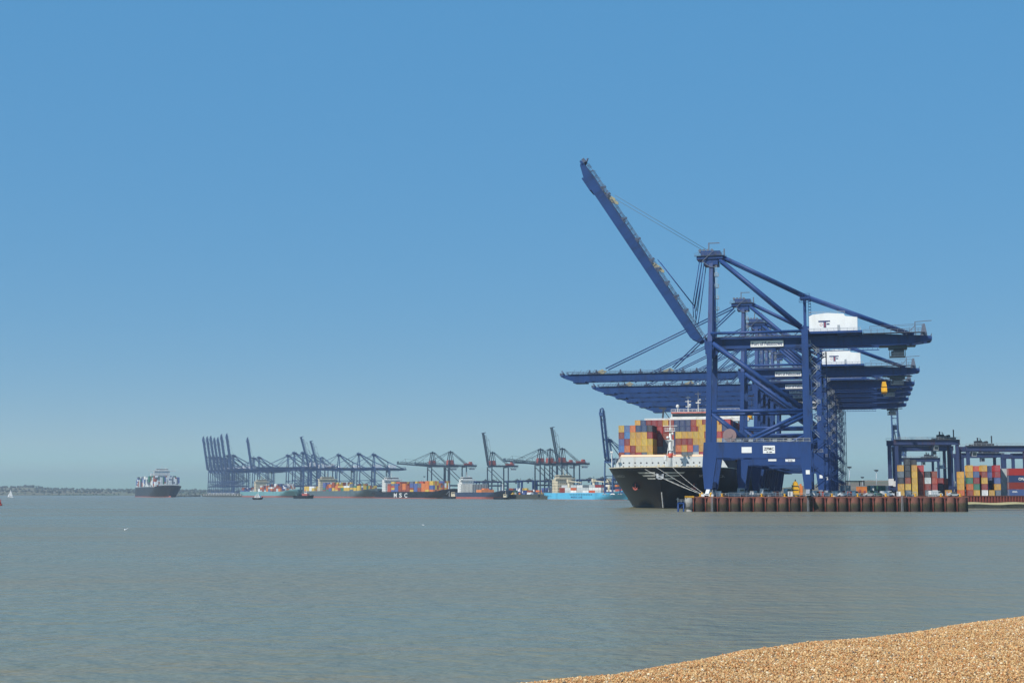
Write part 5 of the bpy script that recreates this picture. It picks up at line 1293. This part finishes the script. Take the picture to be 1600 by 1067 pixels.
craft('barge', 'low dark mooring barge lying between the lettered ship and the red freighter', 'barge', 722, 1700, R(60), 26, 9, 2.6, 'hull_black',
      [('deckhouse','ship_cream',lambda m: m.box(-2.4,2.4,8,14,2.4,7.6)), ('windows','glass_dark',lambda m: m.box(-2.46,-2.42,8.6,13.4,5.8,6.9)), ('crane_post','galvanised',lambda m: m.beam((0,18,2.4),(0,18,9),0.5).beam((0,18,9),(-4,20,5),0.35))])
craft('workboat', 'small dark workboat with a pale cabin right of the red freighter', 'boat', 797, 1500, R(70), 18, 6, 2.2, 'hull_black',
      [('cabin','ship_cream',lambda m: m.box(-1.8,1.8,3.5,7,2,5.4)), ('windows','glass_dark',lambda m: m.box(-1.86,-1.82,3.9,6.6,3.9,4.8)), ('mast','ship_cream',lambda m: m.beam((0,5,5.4),(0,5,8.5),0.25))])
t = thing('sailing_boat', 'white sailing boat with two sails near the far shore', 'sailing boat', (WX(12, 2200), 2200, 0), R(-82))
H = Hull(9.5, 2.8, 1.1, 0.3, 1.0, 4, 5)
H.band(-0.3, 0, 4, MB(), True).build('hull', 'white_paint', t); H.deckplate(MB(), -0.05).build('deck', 'ship_grey', t)
MB().tube((0,3.8,1),(0,3.8,12.8),0.08,6).tube((0,3.8,1.9),(0,8,1.8),0.06,6).build('mast', 'galvanised', t)
def sail(m, P, bul):
    A, Bp, C = map(Vector, P); n = 6; vs_ = []
    for i in range(n+1):
        for j in range(n+1):
            a = i/n; c = j/n*(1-a); p = A*(1-a-c)+Bp*a+C*c if a < 1 else Bp; p = Vector(p); p.x += bul*math.sin(math.pi*min(1,c/(1-a) if a < 1 else 0))*(1-a); vs_.append(p)
    fr = [(i*(n+1)+j, i*(n+1)+j+1, (i+1)*(n+1)+j+1, (i+1)*(n+1)+j) for i in range(n) for j in range(n)]
    m.add(vs_, fr, 0, True); m.add([v+Vector((0.03,0,0)) for v in vs_], [tuple(reversed(f)) for f in fr], 0, True)
m = MB(); sail(m, ((0,4,2),(0,3.95,12.5),(0,8,2)), 0.6); m.build('mainsail', 'sailcloth', t)
m = MB(); sail(m, ((0,3.5,1.6),(0,3.6,9.5),(0,0.2,1.3)), 0.5); m.build('foresail', 'sailcloth', t)
t = thing('channel_buoy', 'red channel buoy cut by the left edge of the photo', 'buoy', (WX(0.3, 720), 720, 0), 0)
MB().tube((0,0,-0.4),(0,0,0.8),1.2,16).build('float', 'red_paint', t); MB().tube((0,0,0.8),(0,0,2.6),0.9,12,0.35).build('tower', 'red_paint', t); MB().box(-0.3,0.3,-0.3,0.3,2.6,3.1).build('topmark', 'red_paint', t)
def gull(label, loc, rz, flying, s=1.0):
    m = MB(); n = 8
    prof = [(-0.30,0.01,0.0),(-0.2,0.045,0.0),(-0.08,0.075,0.0),(0.06,0.075,0.005),(0.16,0.05,0.02),(0.20,0.04,0.035),(0.25,0.042,0.045),(0.29,0.02,0.04),(0.34,0.004,0.03)]
    vs_ = []
    for y, r_, z in prof:
        for i in range(n): a = 2*math.pi*i/n; vs_.append((math.cos(a)*r_, y, z+math.sin(a)*r_*0.9))
    m.add(vs_, [(j*n+i, (j+1)*n+i, (j+1)*n+(i+1)%n, j*n+(i+1)%n) for j in range(len(prof)-1) for i in range(n)], 0, True)
    m.add([(-0.06,-0.28,0),(0.06,-0.28,0),(0.08,-0.42,0.01),(-0.08,-0.42,0.01)], [(0,1,2,3)])
    for sd in (-1, 1):
        if flying: st = [(0.05,0.10,-0.06,0.03),(0.28,0.15,-0.03,0.16),(0.42,0.14,0.0,0.17),(0.68,0.02,-0.05,0.09)]
        else: st = [(0.07,0.10,-0.10,0.05),(0.085,0.0,-0.25,0.05),(0.03,-0.22,-0.38,0.04)]
        vs_ = []
        for x, yf, yb, z in st: vs_ += [(sd*x, yf, z+0.012), (sd*x, yb, z), (sd*x, (yf+yb)/2, z-0.012)]
        for i in range(len(st)-1):
            b_ = 3*i
            m.add(vs_[b_:b_+6], [(0,1,4,3),(1,2,5,4),(2,0,3,5)], 1 if i or not flying else 0)
    o = m.build('gull', ('gull_white', 'gull_grey'), None, loc, rz); o.scale = (s,)*3
    return tag(o, label, 'gull')
gull('gull flying low over the water at left with spread wings', (WX(197, 210), 210, HZ(827, 210)), R(20), True, 1.6)
gull('small gull floating on the water in the middle distance', (WX(662, 275), 275, 0.03), R(60), False, 1.1)

# ---------------------------------------------------------------- air: pale haze round camera and scene
hb = MB(); hb.box(-7000, 7000, -350, 12000, -3, 175)
hm = bpy.data.materials.new('haze_air'); hm.use_nodes = True; hn = hm.node_tree; hn.nodes.clear()
ho = hn.nodes.new('ShaderNodeOutputMaterial'); pv = hn.nodes.new('ShaderNodeVolumePrincipled')
pv.inputs['Color'].default_value = (0.78, 0.89, 1.0, 1); pv.inputs['Density'].default_value = 0.000105; pv.inputs['Anisotropy'].default_value = 0.2
hn.links.new(pv.outputs[0], ho.inputs['Volume'])
tag(hb.build('haze', (hm,)), kind='stuff')
for o_ in bpy.data.objects:
    if 'label' in o_ and not 4 <= len(o_['label'].split()) <= 16: print('LABEL', len(o_['label'].split()), o_['label'])
print('containers', NCONT[0], 'objects', len(bpy.data.objects))
